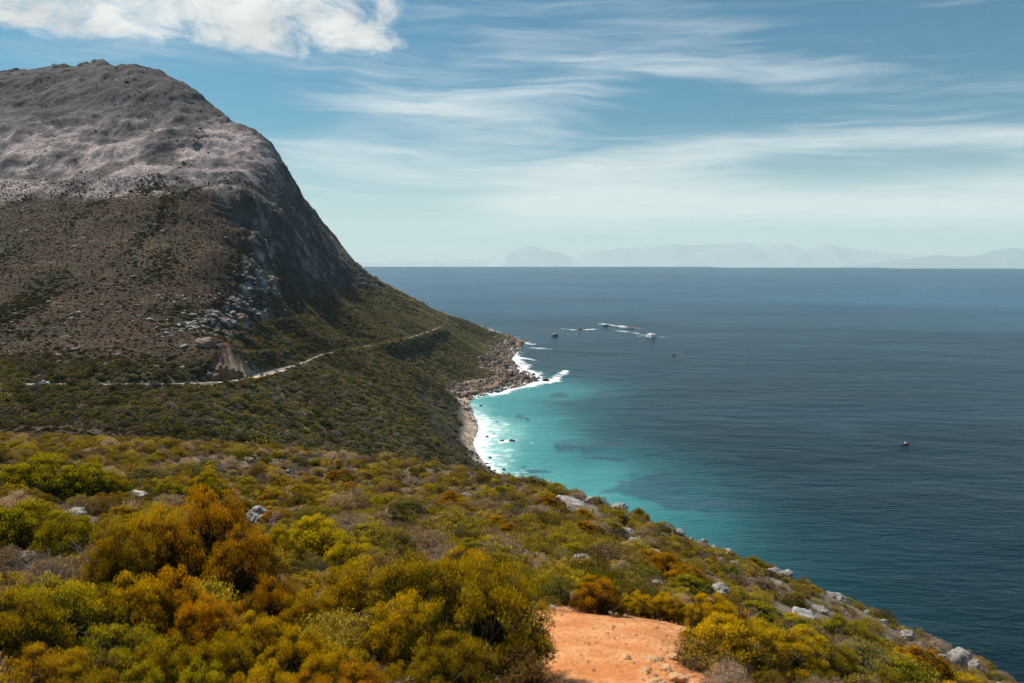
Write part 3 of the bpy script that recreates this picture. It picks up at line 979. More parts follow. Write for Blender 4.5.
OLIVE = (0.062, 0.056, 0.011); GOLD = (0.112, 0.082, 0.010); GREEN = (0.060, 0.066, 0.012); LIME = (0.145, 0.138, 0.012)
ORANGE = (0.105, 0.060, 0.010); GREY = (0.20, 0.18, 0.15); DARK = (0.055, 0.060, 0.016); RUST = (0.120, 0.078, 0.016); SAGE = (0.15, 0.15, 0.07)

hand = [
    # style, px, top, D, width, colour, tip, seed
    ('fine', 478, 556, 6.8, 1.35, OLIVE, 0.85, 0), ('fine', 452, 625, 5.9, 0.8, OLIVE, 0.8, 2), ('fine', 516, 632, 6.5, 0.55, OLIVE, 0.8, 1), ('fine', 400, 590, 7.3, 1.1, GOLD, 0.9, 3), ('fine', 418, 548, 8.6, 1.45, OLIVE, 0.8, 1), ('fine', 462, 542, 9.8, 1.3, GOLD, 0.8, 2), ('fine', 352, 556, 9.4, 1.5, GOLD, 0.7, 3),
    ('fine', 598, 572, 10.6, 0.86, ORANGE, 0.8, 2), ('fine', 640, 590, 10.9, 0.70, GOLD, 0.9, 3), ('fine', 672, 590, 11.0, 0.75, GOLD, 0.9, 1), ('fine', 712, 592, 10.8, 0.9, GOLD, 0.85, 0),
    ('fine', 738, 612, 7.7, 1.25, GOLD, 0.95, 1), ('fine', 790, 628, 8.2, 0.95, GOLD, 0.8, 0), ('fine', 845, 640, 8.8, 0.9, OLIVE, 0.7, 2),
    ('clump', 312, 513, 17.0, 2.0, LIME, 0.8, 0), ('clump', 275, 525, 15.2, 1.3, LIME, 0.6, 1), ('clump', 350, 535, 14.5, 1.5, LIME, 0.7, 2), ('low', 399, 525, 15.5, 0.95, SAGE, 0.3, 0),
    ('fine', 200, 482, 12.6, 1.7, ORANGE, 0.8, 0), ('fine', 155, 500, 12.0, 1.5, RUST, 0.8, 1), ('fine', 235, 520, 11.4, 1.4, ORANGE, 0.7, 2), ('fine', 110, 515, 11.2, 1.4, GOLD, 0.5, 3),
    ('clump', 38, 455, 26, 3.4, GREEN, 0.9, 1), ('clump', 78, 460, 27, 2.6, GREEN, 0.8, 2), ('clump', 8, 462, 25, 2.4, GREEN, 0.8, 3), ('clump', 105, 468, 28, 1.8, LIME, 0.4, 0),
    ('clump', 20, 500, 16, 2.4, LIME, 0.45, 1), ('clump', -10, 505, 15, 2.0, GREEN, 0.7, 3), ('clump', 60, 512, 14.5, 1.6, LIME, 0.3, 2),
    ('fine', 40, 572, 7.2, 1.5, DARK, 1.0, 1), ('fine', 118, 566, 7.8, 1.15, GOLD, 0.9, 2), ('fine', 160, 562, 8.2, 1.0, ORANGE, 0.85, 3), ('fine', -20, 585, 6.4, 1.2, OLIVE, 0.8, 0),
    ('fine', 200, 590, 7.4, 0.9, ORANGE, 0.9, 1), ('fine', 90, 625, 6.2, 1.2, DARK, 1.0, 0), ('fine', 20, 640, 5.6, 1.0, RUST, 0.7, 2), ('fine', 150, 632, 6.0, 0.8, OLIVE, 0.9, 3), ('clump', 128, 655, 5.4, 0.55, GREEN, 0.9, 0),
    ('fine', 245, 606, 7.2, 0.8, GOLD, 0.9, 2), ('fine', 215, 628, 6.2, 0.8, OLIVE, 0.9, 1), ('clump', 190, 655, 5.6, 0.6, GREEN, 1.0, 2), ('fine', 285, 622, 6.8, 0.75, GOLD, 0.9, 0), ('fine', 330, 640, 6.2, 0.8, GOLD, 0.8, 1),
    ('fine', 300, 585, 8.6, 1.0, GOLD, 0.7, 3), ('fine', 262, 572, 8.8, 0.9, ORANGE, 0.6, 0), ('fine', 375, 605, 7.6, 1.0, OLIVE, 0.8, 2), ('fine', 345, 660, 5.7, 0.7, ORANGE, 0.8, 0), ('fine', 250, 660, 5.6, 0.8, GOLD, 0.9, 3),
    ('clump', 420, 648, 6.3, 0.35, LIME, 0.4, 1), ('fine', 390, 660, 6.0, 0.6, OLIVE, 0.8, 3), ('fine', 60, 660, 5.3, 0.8, OLIVE, 0.8, 2), ('fine', 300, 665, 5.6, 0.6, ORANGE, 0.8, 2),
    ('reed', 560, 572, 12.2, 1.25, LIME, 0.5, 0), ('reed', 592, 566, 12.8, 1.2, GREEN, 0.6, 1), ('reed', 535, 574, 11.6, 0.9, LIME, 0.6, 2), ('reed', 500, 560, 13.5, 1.2, LIME, 0.5, 3),
    ('twig', 48, 530, 11.5, 1.5, GREY, 0, 0), ('twig', 20, 525, 12.5, 1.4, GREY, 0, 1), ('twig', 88, 505, 13.5, 1.5, GREY, 0, 2), ('twig', 130, 500, 14.5, 1.3, GREY, 0, 1), ('twig', 275, 560, 9.6, 0.8, GREY, 0, 0),
    ('twig', 812, 618, 9.0, 0.9, GREY, 0, 2), ('twig', 790, 640, 8.3, 0.6, GREY, 0, 1), ('twig', 850, 610, 10.5, 0.9, GREY, 0, 0), ('twig', 750, 590, 13, 1.0, GREY, 0, 1), ('twig', 643, 572, 15, 0.8, GREY, 0, 2), ('twig', 615, 560, 17, 1.2, GREY, 0, 0),
    ('clump', 880, 640, 11, 1.4, SAGE, 0.3, 0), ('clump', 925, 660, 10.6, 1.3, DARK, 0.8, 1), ('clump', 860, 660, 9.4, 0.9, SAGE, 0.3, 2), ('fine', 900, 668, 9.2, 0.9, OLIVE, 0.5, 3),
    ('low', 722, 553, 40, 2.2, GOLD, 0.5, 0), ('low', 758, 556, 42, 2.0, LIME, 0.2, 1), ('low', 556, 482, 64, 2.7, LIME, 0.35, 1), ('low', 527, 483, 66, 1.9, LIME, 0.2, 2), ('low', 575, 489, 62, 1.8, LIME, 0.25, 3), ('low', 441, 470, 78, 1.6, GREEN, 0.7, 0),
    ('low', 640, 507, 54, 1.6, GOLD, 0.3, 1), ('low', 355, 455, 84, 1.8, LIME, 0.3, 2), ('low', 395, 462, 80, 1.6, GOLD, 0.4, 3), ('low', 310, 470, 60, 2.6, GREEN, 0.7, 0), ('low', 388, 492, 42, 1.9, ORANGE, 0.7, 1),
    ('low', 240, 452, 78, 2.4, LIME, 0.3, 2), ('low', 200, 447, 85, 2.2, LIME, 0.2, 3), ('clump', 205, 470, 30, 2.2, LIME, 0.5, 1), ('clump', 165, 478, 28, 1.6, GREEN, 0.8, 2), ('clump', 335, 497, 33, 2.6, GREEN, 0.6, 3),
    ('low', 170, 425, 120, 3.0, DARK, 0.8, 1), ('low', 65, 420, 112, 4.0, DARK, 0.8, 0), ('low', 820, 590, 34, 1.3, GOLD, 0.5, 1), ('low', 700, 575, 22, 1.3, LIME, 0.4, 2), ('low', 735, 585, 19, 1.1, GREEN, 0.8, 3),
    ('low', 765, 600, 15, 1.1, GREEN, 0.8, 0), ('low', 800, 612, 16, 1.0, GOLD, 0.8, 1), ('low', 845, 622, 17, 1.2, GOLD, 0.5, 2), ('low', 900, 640, 17, 1.1, OLIVE, 0.8, 3), ('low', 455, 525, 26, 1.6, GREEN, 0.7, 0), ('low', 505, 540, 22, 1.3, OLIVE, 0.8, 2),
]
for i, hh in enumerate(hand):
    place_shrub(*hh)

# further individual shrubs : the larger ones of the near hillside, spread by rejection
rim = [(668, 513, 52, 1.1, .7), (679, 518, 51, 1.3, .8), (692, 524, 50, 1.0, .7), (704, 531, 48, .9, .7), (714, 538, 47, 1.1, .8), (729, 547, 45, 1.3, .7), (776, 566, 41, 1.9, .9), (788, 570, 40, 1.5, 1.3), (800, 579, 38, .8, .6),
       (835, 593, 35, 1.5, .8), (842, 598, 33.5, 1.0, .9), (868, 610, 31, .9, .5), (884, 619, 30, .8, .5), (909, 629, 28, 1.1, .7), (921, 634, 27, .7, .6), (944, 645, 25.5, .9, .6), (962, 647, 25.5, 1.5, 1.0), (975, 655, 25, .8, 1.0), (1003, 672, 22, .7, .4)]
n_extra = 150
r2 = np.random.default_rng(77)
pal = [(OLIVE, .7), (GOLD, .6), (GREEN, .7), (LIME, .35), (ORANGE, .6), (DARK, .8), (SAGE, .3), (RUST, .5)]
taken = [(s[8], s[9], s[4] / 2) for s in shrubs]


def on_path(x, y, pad=0.0):
    x = np.atleast_1d(x); y = np.atleast_1d(y)
    d, _, _ = seg_dist(x, y, PATH_C)
    return d < path_w(y) + pad


def path_w(y):
    return 0.52 + 0.40 * sstep(np.asarray(y, float), 6.0, 9.2)

tries = 0
while n_extra > 0 and tries < 6000:
    tries += 1
    D = math.exp(r2.uniform(math.log(8), math.log(58)))
    px = r2.uniform(-20, 1010)
    x, y = (px - 512) / F * D, D
    if x > 0.30 * D + 6: continue
    wd = r2.uniform(0.7, 1.5) * (1 + 0.012 * D)
    if on_path(x, y, wd / 2 + 0.25)[0]: continue
    if any(abs(px - r_0[0]) < 22 + wd / 2 * F / D and D < r_0[2] + 1.5 and D > r_0[2] * 0.55 for r_0 in rim): continue
    if abs(x) < 2.8 and y < 12.5: continue
    if any(math.hypot(x - a, y - b) < (c + wd / 2) * 0.85 for a, b, c in taken): continue
    zone = fbm(np.array([x]), np.array([y]), 14, 3, 401)[0]
    k = int(np.clip((zone + 0.7) / 1.4 * len(pal) + r2.integers(-1, 2), 0, len(pal) - 1))
    if D < 12.5: cc, tk = [(GOLD, .9), (OLIVE, .8), (ORANGE, .8), (GOLD, .8)][int(r2.integers(0, 4))]
    if r2.random() < 0.18 and D > 14:
        st, (cc, tk) = 'twig', (GREY, 0)
    else:
        st = ['fine', 'clump', 'low'][int(r2.integers(0, 3))] if D < 20 else 'low' if r2.random() < 0.6 else 'clump'
        if D >= 12.5: cc, tk = pal[k]
    jit = r2.uniform(0.8, 1.25)
    cc = tuple(c_ * jit for c_ in cc)
    gz = H1(x, y)
    root = place_shrub(st, px, -9999 if False else 683, D, wd, cc, tk, int(r2.integers(0, 12)), hmin=wd * r2.uniform(0.32, 0.5))
    taken.append((x, y, wd / 2)); n_extra -= 1

# ------------------------------------------------------------------ scatter helper for growth nobody could count
def proto(me):
    return bpy.data.objects.new('scatter_source_' + me.name, me)


def scatter(name, pts, scale, tint, tipk, var, protos, label, cat, rot=None):
    n = len(pts)
    me = bpy.data.meshes.new(name)
    me.vertices.add(n)
    me.vertices.foreach_set('co', np.asarray(pts, np.float32).ravel())
    def fa(nm, typ, arr, key):
        a = me.attributes.new(nm, typ, 'POINT'); a.data.foreach_set(key, np.asarray(arr, np.float32 if typ != 'INT' else np.int32).ravel())
    if rot is None:
        rot = np.stack([rng.normal(size=n) * 0.08, rng.normal(size=n) * 0.08, rng.uniform(0, 6.28, n)], 1)
    fa('rot', 'FLOAT_VECTOR', rot, 'vector'); fa('scl', 'FLOAT_VECTOR', scale, 'vector')
    fa('tint', 'FLOAT_COLOR', np.concatenate([tint, np.ones((n, 1))], 1), 'color')
    fa('tipk', 'FLOAT', tipk, 'value'); fa('var', 'INT', var, 'value')
    o = link(name, me)
    ng = bpy.data.node_groups.new(name + '_nodes', 'GeometryNodeTree')
    ng.interface.new_socket('Geometry', in_out='INPUT', socket_type='NodeSocketGeometry')
    ng.interface.new_socket('Geometry', in_out='OUTPUT', socket_type='NodeSocketGeometry')
    N = ng.nodes; L = ng.links
    gi = N.new('NodeGroupInput'); go = N.new('NodeGroupOutput')
    jn = N.new('GeometryNodeJoinGeometry')
    for p_ in protos[::-1]:
        oi = N.new('GeometryNodeObjectInfo'); oi.inputs['Object'].default_value = p_; oi.transform_space = 'ORIGINAL'
        g2 = N.new('GeometryNodeGeometryToInstance')
        L.new(oi.outputs['Geometry'], g2.inputs[0]); L.new(g2.outputs[0], jn.inputs[0])
    ip = N.new('GeometryNodeInstanceOnPoints')
    ip.inputs['Pick Instance'].default_value = True
    L.new(gi.outputs[0], ip.inputs['Points']); L.new(jn.outputs[0], ip.inputs['Instance'])
    def na(nm, typ):
        a = N.new('GeometryNodeInputNamedAttribute'); a.data_type = typ; a.inputs['Name'].default_value = nm
        return a.outputs['Attribute']
    L.new(na('var', 'INT'), ip.inputs['Instance Index'])
    L.new(na('rot', 'FLOAT_VECTOR'), ip.inputs['Rotation'])
    L.new(na('scl', 'FLOAT_VECTOR'), ip.inputs['Scale'])
    L.new(ip.outputs[0], go.inputs[0])
    md = o.modifiers.new('scatter', 'NODES'); md.node_group = ng
    tag(o, label, cat, kind='stuff')
    return o


MID, FAR = [], []
for s in range(5):
    me, _ = fol_mesh('scrub_foliage', M_leafi, 500 + s, 60, 5200, 0.062, 0.20, upright=0.5, width=0.2, skirt=0.0)
    MID.append(proto(me))
for s in range(2):
    MID.append(proto(flat_attr('scrub_twigs', twigs(60 + s, 10, 1.0, 0.9, 0.016, 3), M_leafi)))
bv, bf, bt, br_ = blades(8, 160, 0.6, 1.0, 0.03)
MID.append(proto(mesh_np('scrub_blades', bv, bf, M_leafi, False, {'tip': bt, 'rnd': br_})))
for s in range(5):
    v, f, tip, rnd, _c = foliage(600 + s, 22, 260, 0.30, 0.34, upright=0.3, width=0.33, skirt=0.0)
    cv_, cf_ = core_dome(s)
    o_ = len(v)
    V = np.vstack([v, cv_]); Fc = np.vstack([f, cf_ + o_])
    rr = np.random.default_rng(s)
    FAR.append(proto(mesh_np('distant_bush', V, Fc, M_fari, False, {'tip': np.append(tip, np.full(len(cv_), 0.2)), 'rnd': np.append(rnd, rr.random(len(cv_)) * 0.5)})))

# near hillside undergrowth
CLEAR = [(r_0[0], r_0[2], r_0[3]) for r_0 in rim] + [(258, 25, 1.2), (277, 24.6, .8), (262, 24, .8), (133, 30, 1.3), (76, 22, .9), (600, 13.6, .5), (578, 61, 1.9), (590, 60, 1.4), (620, 57, 1.5), (572, 52, 3), (590, 46, 2.2), (365, 77, 1.8), (455, 78, 1.6),
                                                     (466, 48, 1.0), (780, 31, 1.1), (805, 22, 1.7), (822, 26, 1.1), (735, 33, .8), (655, 30, .8), (628, 38, .9), (684, 9.1, .4)]
gx, gy = [], []
for lo, hi, stp in ((3.5, 16, 0.34), (16, 40, 0.45), (40, 118, 0.64)):
    xs = np.arange(-0.85 * hi - 3, 0.80 * hi + 4, stp); ys = np.arange(1 if lo < 4 else lo * 0.5, hi + 1, stp)
    X, Y = np.meshgrid(xs, ys)
    X = (X + rng.uniform(-.5, .5, X.shape) * stp).ravel(); Y = (Y + rng.uniform(-.5, .5, Y.shape) * stp).ravel()
    d = np.hypot(X, Y)
    k = (d >= lo) & (d < hi) & (X > -0.78 * Y - 2) & (X < 0.72 * Y + 2) & (Y > 3.2)
    gx.append(X[k]); gy.append(Y[k])
X = np.concatenate(gx); Y = np.concatenate(gy)
k = ~on_path(X, Y, 0.22 + 0.12 * pn(X * 2, Y * 2, 3))
for px_, D_, w_ in CLEAR:
    cx_ = (px_ - 512) / F * D_ * 1.02
    q1 = np.hypot((X - cx_ * (Y / D_)) / (w_ * 0.62), (Y - D_ + w_ * 0.7) / (w_ * 1.3 + 0.02 * D_))
    k &= q1 > 1
dens = fbm(X, Y, 6, 3, 411)
k &= rng.random(len(X)) < np.clip(0.86 + 0.5 * dens, 0.35, 1)
X, Y = X[k], Y[k]
n = len(X)
Z = H(X, Y)
dd = np.hypot(X, Y)
z1 = fbm(X, Y, 9, 3, 421) + rng.normal(size=n) * 0.22
z2 = fbm(X, Y, 22, 2, 431)
pal_np = np.array([(0.055, 0.048, 0.017), (0.092, 0.078, 0.018), (0.062, 0.066, 0.018), (0.125, 0.115, 0.018), (0.085, 0.066, 0.034), (0.190, 0.168, 0.150), (0.125, 0.105, 0.086), (0.045, 0.046, 0.018)])
cls = np.clip(((z1 + 0.6) / 1.2 * 8).astype(int), 0, 7)
mixr = rng.random(n)
cls = np.where(mixr < 0.5, rng.integers(0, 8, n), cls)
tint = pal_np[cls] * np.array([2.4, 2.15, 2.0]) * rng.uniform(0.65, 1.35, (n, 1))
var = rng.integers(0, 5, n)
tw = (dd > 11) & (rng.random(n) < 0.10 + 0.20 * sstep(dd, 16, 30) + 0.10 * (cls == 5) + 0.12 * (cls == 6) + 0.12 * sstep(z2, 0, 0.4))
var = np.where(tw, rng.integers(5, 7, n), var)
tint[tw] = np.array([0.32, 0.275, 0.265]) * rng.uniform(0.6, 1.25, (tw.sum(), 1))
bl = (rng.random(n) < 0.08) & ~tw & (dd > 20)
var = np.where(bl, 7, var)
size = rng.lognormal(-1.05, 0.42, n) * (1 + 0.006 * dd)
size = np.clip(size, 0.14, 1.0)
size *= (0.62 + 0.16 * sstep(dd, 10, 24)) * (1 - 0.38 * sstep(X, 0.10 * Y + 0.5, 0.20 * Y + 2.5))
hgt_ = size * rng.uniform(0.75, 1.25, n)
hgt_ = np.where(bl | tw, hgt_ * 1.1, hgt_)
edge = sstep(X - (0.30 * Y + 1), 0, 6) * (dd < 60)
tipk = np.where(tw, 0, rng.uniform(0.0, 0.75, n) ** 1.3) * np.where((cls == 5) | (cls == 6), 0.15, 1.0)
scatter('hillside_scrub', np.stack([X, Y, Z - 0.03], 1), np.stack([size, size, hgt_], 1), tint, tipk, var, MID,
        'dense olive, rust and grey fynbos undergrowth covering the near hillside', 'undergrowth')

# valley, slopes and mountain
def far_fill(stp, xlo, xhi, ylo, yhi):
    X, Y = np.meshgrid(np.arange(xlo, xhi, stp), np.arange(ylo, yhi, stp))
    X = (X + rng.uniform(-.5, .5, X.shape) * stp).ravel(); Y = (Y + rng.uniform(-.5, .5, Y.shape) * stp).ravel()
    k = (X > -0.68 * Y - 10) & (X < 0.3 * Y + 20) & (np.hypot(X, Y) > 112)
    return X[k], Y[k]


X, Y = far_fill(2.45, -1150, 60, 100, 1950)
sc_ = -sdist_coast(X, Y) * SEA_SIGN
k = sc_ > 7
X, Y, sc_ = X[k], Y[k], sc_[k]
Zb = base_h(X, Y)
k = ((Zb < 262) | (rng.random(len(X)) < 0.22 * sstep(fbm(X, Y * 1.6, 110, 4, 141), 0.0, 0.3) + 0.015)) & ((Zb < 150) | (Y < 1120) | (Zb > 200)) & (Zb > 4)
X, Y, sc_, Zb = X[k], Y[k], sc_[k], Zb[k]
hillm = sstep(Zb + 2 * fbm(X, Y, 30, 4, 111), 107, 113) * sstep(-(X - (-95 - 0.17 * (Y - 450))), 0, 40)
cm = cliff_mask(X, Y) * sstep(Zb, 105, 125)
rd, _, rs = seg_dist(X, Y, road_line)
# camera-side verge of the open stretches stays low so that the road shows
seaside = (rs * np.sign(seg_dist(np.array([-100.0]), np.array([300.0]), road_line)[2]) > 0)
keep_ = (rd > 12.5 * np.exp(-((Y - 490) / 62) ** 2) * (X < -60)) & (rd > np.where((Y > 640) | (X < -165), 3.2, 7.5)) & ((rng.random(len(X)) < (0.95 - 0.20 * hillm)) & (rng.random(len(X)) > 0.85 * sstep(cm, 0.3, 0.8)))
for t_ in trails:
    dt, _, _ = seg_dist(X, Y, t_); keep_ &= dt > 1.2
keep_ &= (bluff_mask(X, Y) < 0.5) | (rng.random(len(X)) < 0.28)
low = Zb + 4 * fbm(X, Y, 25, 3, 5) < np.where(sc_ > 46, 2.0, 7.5)
cf = (np.abs(Zb - 20) < 12) & (sc_ < 60) & (Y < 850) & (rng.random(len(X)) < 0.7)
keep_ &= ~low & ~cf
X, Y, Zb, hillm, rd, seaside, sc_ = (a[keep_] for a in (X, Y, Zb, hillm, rd, seaside, sc_))
n = len(X)
Z = H(X, Y)
f1 = fbm(X, Y, 70, 4, 501); f2 = fbm(X, Y, 22, 3, 511)
size = rng.lognormal(0.20, 0.40, n) * (1 - 0.50 * hillm) * (1 + 0.35 * sstep(f1, -0.1, 0.5)) * (1 + 0.8 * hillm * sstep(fbm(X * 1.8 + 0.3 * Y, Y * 0.55, 90, 4, 161), 0.0, 0.4))
size = np.clip(size, 0.5, 3.8)
size *= 1 - 0.5 * (1 - sstep(rd, 7, 16)) * (Y < 640) * (X > -165)
size = np.where(np.hypot(X, Y) < 220, size * 0.8, size)
size = np.where(Zb > 255, size * 1.1, size)
g_pal = np.array([(0.034, 0.042, 0.018), (0.056, 0.066, 0.022), (0.088, 0.094, 0.026), (0.095, 0.094, 0.060), (0.115, 0.104, 0.080), (0.098, 0.094, 0.024)])
h_pal = np.array([(0.080, 0.054, 0.034), (0.060, 0.047, 0.026), (0.100, 0.066, 0.038), (0.045, 0.042, 0.020), (0.088, 0.070, 0.046), (0.075, 0.062, 0.024)])
ci = np.clip(((f2 + rng.normal(size=n) * 0.35 + 0.8) / 1.6 * 6).astype(int), 0, 5)
ci = np.where(rng.random(n) < 0.4, rng.integers(0, 6, n), ci)
h_dark = sstep(fbm(X * 1.8 + 0.3 * Y, Y * 0.55, 90, 4, 161), 0.0, 0.35)[:, None]
hp_ = h_pal[ci] * np.array([0.90, 0.81, 0.75]) * (1 - 0.6 * h_dark) + np.array([0.042, 0.046, 0.022]) * 0.6 * h_dark
tint = g_pal[ci] * np.array([1.04, 0.95, 1.2]) * (1 - hillm[:, None]) + hp_ * hillm[:, None]
# grey-green scrub on the far shoulder, with haze put into its tint
grey = sstep(Y, 900, 1300) * (1 - hillm)
tint = tint * (1 - 0.45 * grey[:, None]) + np.array([0.14, 0.145, 0.105]) * 0.62 * grey[:, None]
tint *= (1.15 + 0.40 * (1 - hillm[:, None])) * np.clip(1 + 0.9 * fbm(X + 0.4 * Y, Y * 0.5, 90, 4, 531), 0.5, 1.6)[:, None] * rng.uniform(0.72, 1.3, (n, 1))
hh_ = size * rng.uniform(0.6, 0.95, n) * (1 - 0.25 * hillm)
scatter('slope_scrub', np.stack([X, Y, Z - 0.1], 1), np.stack([size, size, hh_], 1), tint, rng.uniform(0, 0.16, n) * (1 - 0.4 * hillm), rng.integers(0, 5, n), FAR,
        'dark green and brown bushes blanketing the mountain slope around the road', 'scrub')

#---PART3---
# ------------------------------------------------------------------ path of orange soil
def path_mesh():
    us = np.linspace(0, 1, 90)
    line = smooth_line(PATH_C, 8)
    L = np.r_[0, np.cumsum(np.hypot(*np.diff(line, axis=0).T))]
    s = np.linspace(0, L[-1], 90)
    cx = np.interp(s, L, line[:, 0]); cy = np.interp(s, L, line[:, 1])
    tx = np.gradient(cx); ty = np.gradient(cy); q = np.hypot(tx, ty); nx_, ny_ = -ty / q, tx / q
    ws = np.linspace(-1, 1, 50)
    wl = path_w(cy) * (1 + 0.22 * pn(s * 1.3, s * 0 + 1.5, 3)) * np.sqrt(np.clip(1 - ((s - 0) / (L[-1] + 0.001)) ** 10, 0.02, 1)) * 1.25
    X = cx[:, None] + nx_[:, None] * ws[None] * wl[:, None]; Y = cy[:, None] + ny_[:, None] * ws[None] * wl[:, None]
    Z = H(X.ravel(), Y.ravel()).reshape(X.shape) + 0.035 + 0.030 * fbm(X, Y, 0.45, 4, 601) + 0.012 * fbm(X, Y, 0.12, 3, 605)
    e = np.abs(ws)[None] ** 6
    Z = Z - e * 0.08
    return mesh_np('path', np.stack([X.ravel(), Y.ravel(), Z.ravel()], 1), grid_faces(50, 90))


m, t = new_mat('orange_soil')
pos = t.n('ShaderNodeNewGeometry').outputs['Position']
a1 = t.noise(pos, 1.6, 5, 0.6); a2 = t.noise(pos, 22, 5, 0.7); a3 = t.noise(pos, 70, 3, 0.6)
c = t.mix(t.mr(a1, 0.35, 0.65), (0.70, 0.26, 0.09), (0.84, 0.40, 0.17))
a4 = t.noise(pos, 5.0, 4, 0.6, 1.0)
c = t.mix(t.mr(a4, 0.50, 0.66, 0, 0.65), c, (0.62, 0.215, 0.06))
c = t.mix(t.mr(a2, 0.5, 0.75, 0, 0.75), c, (0.52, 0.20, 0.07))
c = t.mix(t.mr(a3, 0.62, 0.72, 0, 0.6), c, (0.78, 0.5, 0.32))
hg = t.m('ADD', t.m('ADD', a2, t.m('MULTIPLY', a4, 1.5)), t.m('MULTIPLY', a3, 0.4))
b = t.n('ShaderNodeBump', ins={'Strength': 1.0, 'Distance': 0.035, 'Height': hg})
p = t.n('ShaderNodeBsdfPrincipled', ins={'Base Color': c, 'Roughness': 0.95, 'Normal': b.outputs[0]}); p.inputs['Specular IOR Level'].default_value = 0.1
t.n('ShaderNodeOutputMaterial', ins={'Surface': p.outputs[0]})
pm = path_mesh(); pm.materials.append(m)
tag(link('path', pm), kind='structure')

# ------------------------------------------------------------------ rocks
def rock_mat(name, c0, c1, c2, scale=3.0):
    m, t = new_mat(name)
    tc = t.n('ShaderNodeTexCoord').outputs['Object']
    n1 = t.noise(tc, scale, 6, 0.65); n2 = t.noise(tc, scale * 5, 4, 0.6)
    c = t.mix(t.mr(n1, 0.38, 0.62), c0, c1)
    c = t.mix(t.mr(n2, 0.55, 0.70), c, c2)
    b = t.n('ShaderNodeBump', ins={'Strength': 0.8, 'Distance': 0.06, 'Height': t.m('ADD', n1, t.m('MULTIPLY', n2, 0.5))})
    p = t.n('ShaderNodeBsdfPrincipled', ins={'Base Color': c, 'Roughness': 0.9, 'Normal': b.outputs[0]}); p.inputs['Specular IOR Level'].default_value = 0.2
    t.n('ShaderNodeOutputMaterial', ins={'Surface': p.outputs[0]})
    return m


MR_pale = rock_mat('pale_sandstone', (0.21, 0.19, 0.17), (0.46, 0.42, 0.38), (0.12, 0.10, 0.08))
MR_orange = rock_mat('orange_sandstone', (0.52, 0.28, 0.13), (0.66, 0.42, 0.24), (0.34, 0.17, 0.08))
MR_shore = rock_mat('shore_granite', (0.19, 0.125, 0.09), (0.36, 0.25, 0.18), (0.08, 0.07, 0.065), 1.2)
MR_dark = rock_mat('wet_rock', (0.045, 0.042, 0.042), (0.09, 0.08, 0.075), (0.025, 0.025, 0.027), 1.2)
MR_white = rock_mat('guano_rock', (0.62, 0.62, 0.60), (0.75, 0.75, 0.73), (0.3, 0.28, 0.27), 1.5)
MR_bluff = rock_mat('rust_cliff', (0.14, 0.085, 0.055), (0.23, 0.145, 0.095), (0.07, 0.055, 0.048), 1.2)


def rock_data(name, seed, sx_, sy_, sz_, mat, sub=4, rough=0.09, planes=12, strata=0.0, flute=0.0):
    import bmesh
    r = random.Random(seed)
    bm = bmesh.new()
    bmesh.ops.create_icosphere(bm, subdivisions=sub, radius=1)
    pl = []
    for _ in range(planes):
        v = Vector((r.gauss(0, 1), r.gauss(0, 1), r.gauss(0, 0.8))).normalized()
        pl.append((v, r.uniform(0.62, 0.98)))
    off = Vector((seed * 3.1, seed * 1.7, 0))
    for v in bm.verts:
        d = v.co.normalized()
        k = 1.0
        for n_, dist in pl:
            q = d.dot(n_)
            if q > 0.05: k = min(k, dist / q)
        k *= 1 + rough * mnoise.fractal(d * 2.3 + off, 0.6, 2.1, 5) * 1.6
        p_ = d * k
        if strata:
            p_ += d * strata * (mnoise.noise(Vector((0.3, seed, p_.z * 7)))) + Vector((0, 0, 0))
        if flute:
            p_ = Vector([math.copysign(abs(c_) ** 0.62, c_) * 0.9 for c_ in p_])
            f_ = mnoise.fractal(Vector((d.x * 3.0 + seed, d.y * 3.0, d.z * 0.5)), 0.7, 2.1, 5)
            p_.x *= 1 + flute * f_; p_.y *= 1 + flute * f_
        v.co = Vector((p_.x * sx_, p_.y * sy_, p_.z * sz_))
    me = bpy.data.meshes.new(name)
    bm.to_mesh(me); bm.free()
    me.polygons.foreach_set('use_smooth', [sub > 3] * len(me.polygons))
    me.materials.append(mat)
    return me


def rock(name, px, py, D, w_, d_, h_, mat, label, cat='rock', group=None, seed=0, tilt=0.0, z=None, sink=0.3, strata=0.05, sub=4):
    x, y, _ = P(px, py, D)
    gz = H1(x, y) if z is None else z
    o = link(name, rock_data(name, seed, w_ / 2, d_ / 2, h_ / 2, mat, sub, strata=strata))
    o.location = (x, y, gz + h_ * (0.5 - sink))
    o.rotation_euler = (random.Random(seed).uniform(-0.15, 0.15), tilt, random.Random(seed + 5).uniform(-0.5, 0.5))
    tag(o, label, cat, group)
    return o


def clear_line(px, py, D, h_, w_):
    """raise a rock so that its top shows at py"""
    x, y, tz = P(px, py, D)
    return tz


def rock_top(name, px, top, D, w_, h_, mat, label, seed, tilt=0.0, group=None, depth=None):
    x, y, tz = P(px, top, D)
    gz = H1(x, y)
    sc0 = 0.66 if (px > 770 and name in ('boulder', 'flat_rock') and not (950 < px < 970) and not (830 < px < 838)) else 0.85; sc0 *= 0.82 if px > 660 else 1; sc0 *= 0.6 if px in (692, 714, 800, 868, 921, 944, 780) else 1; w_ *= sc0; h_ *= sc0
    cz = min(max(tz - h_ / 2, gz + 0.10 * h_), gz + 0.25 * h_ + 0.08)

    o = link(name, rock_data(name, seed, w_ / 2, (depth or w_ * 0.8) / 2, h_ / 2, mat, 4, 0.12, 12, 0.06))
    o.location = (x, y, cz)
    o.rotation_euler = (0.1, tilt, random.Random(seed + 5).uniform(-0.4, 0.4))
    tag(o, label, 'rock', group)
    return o


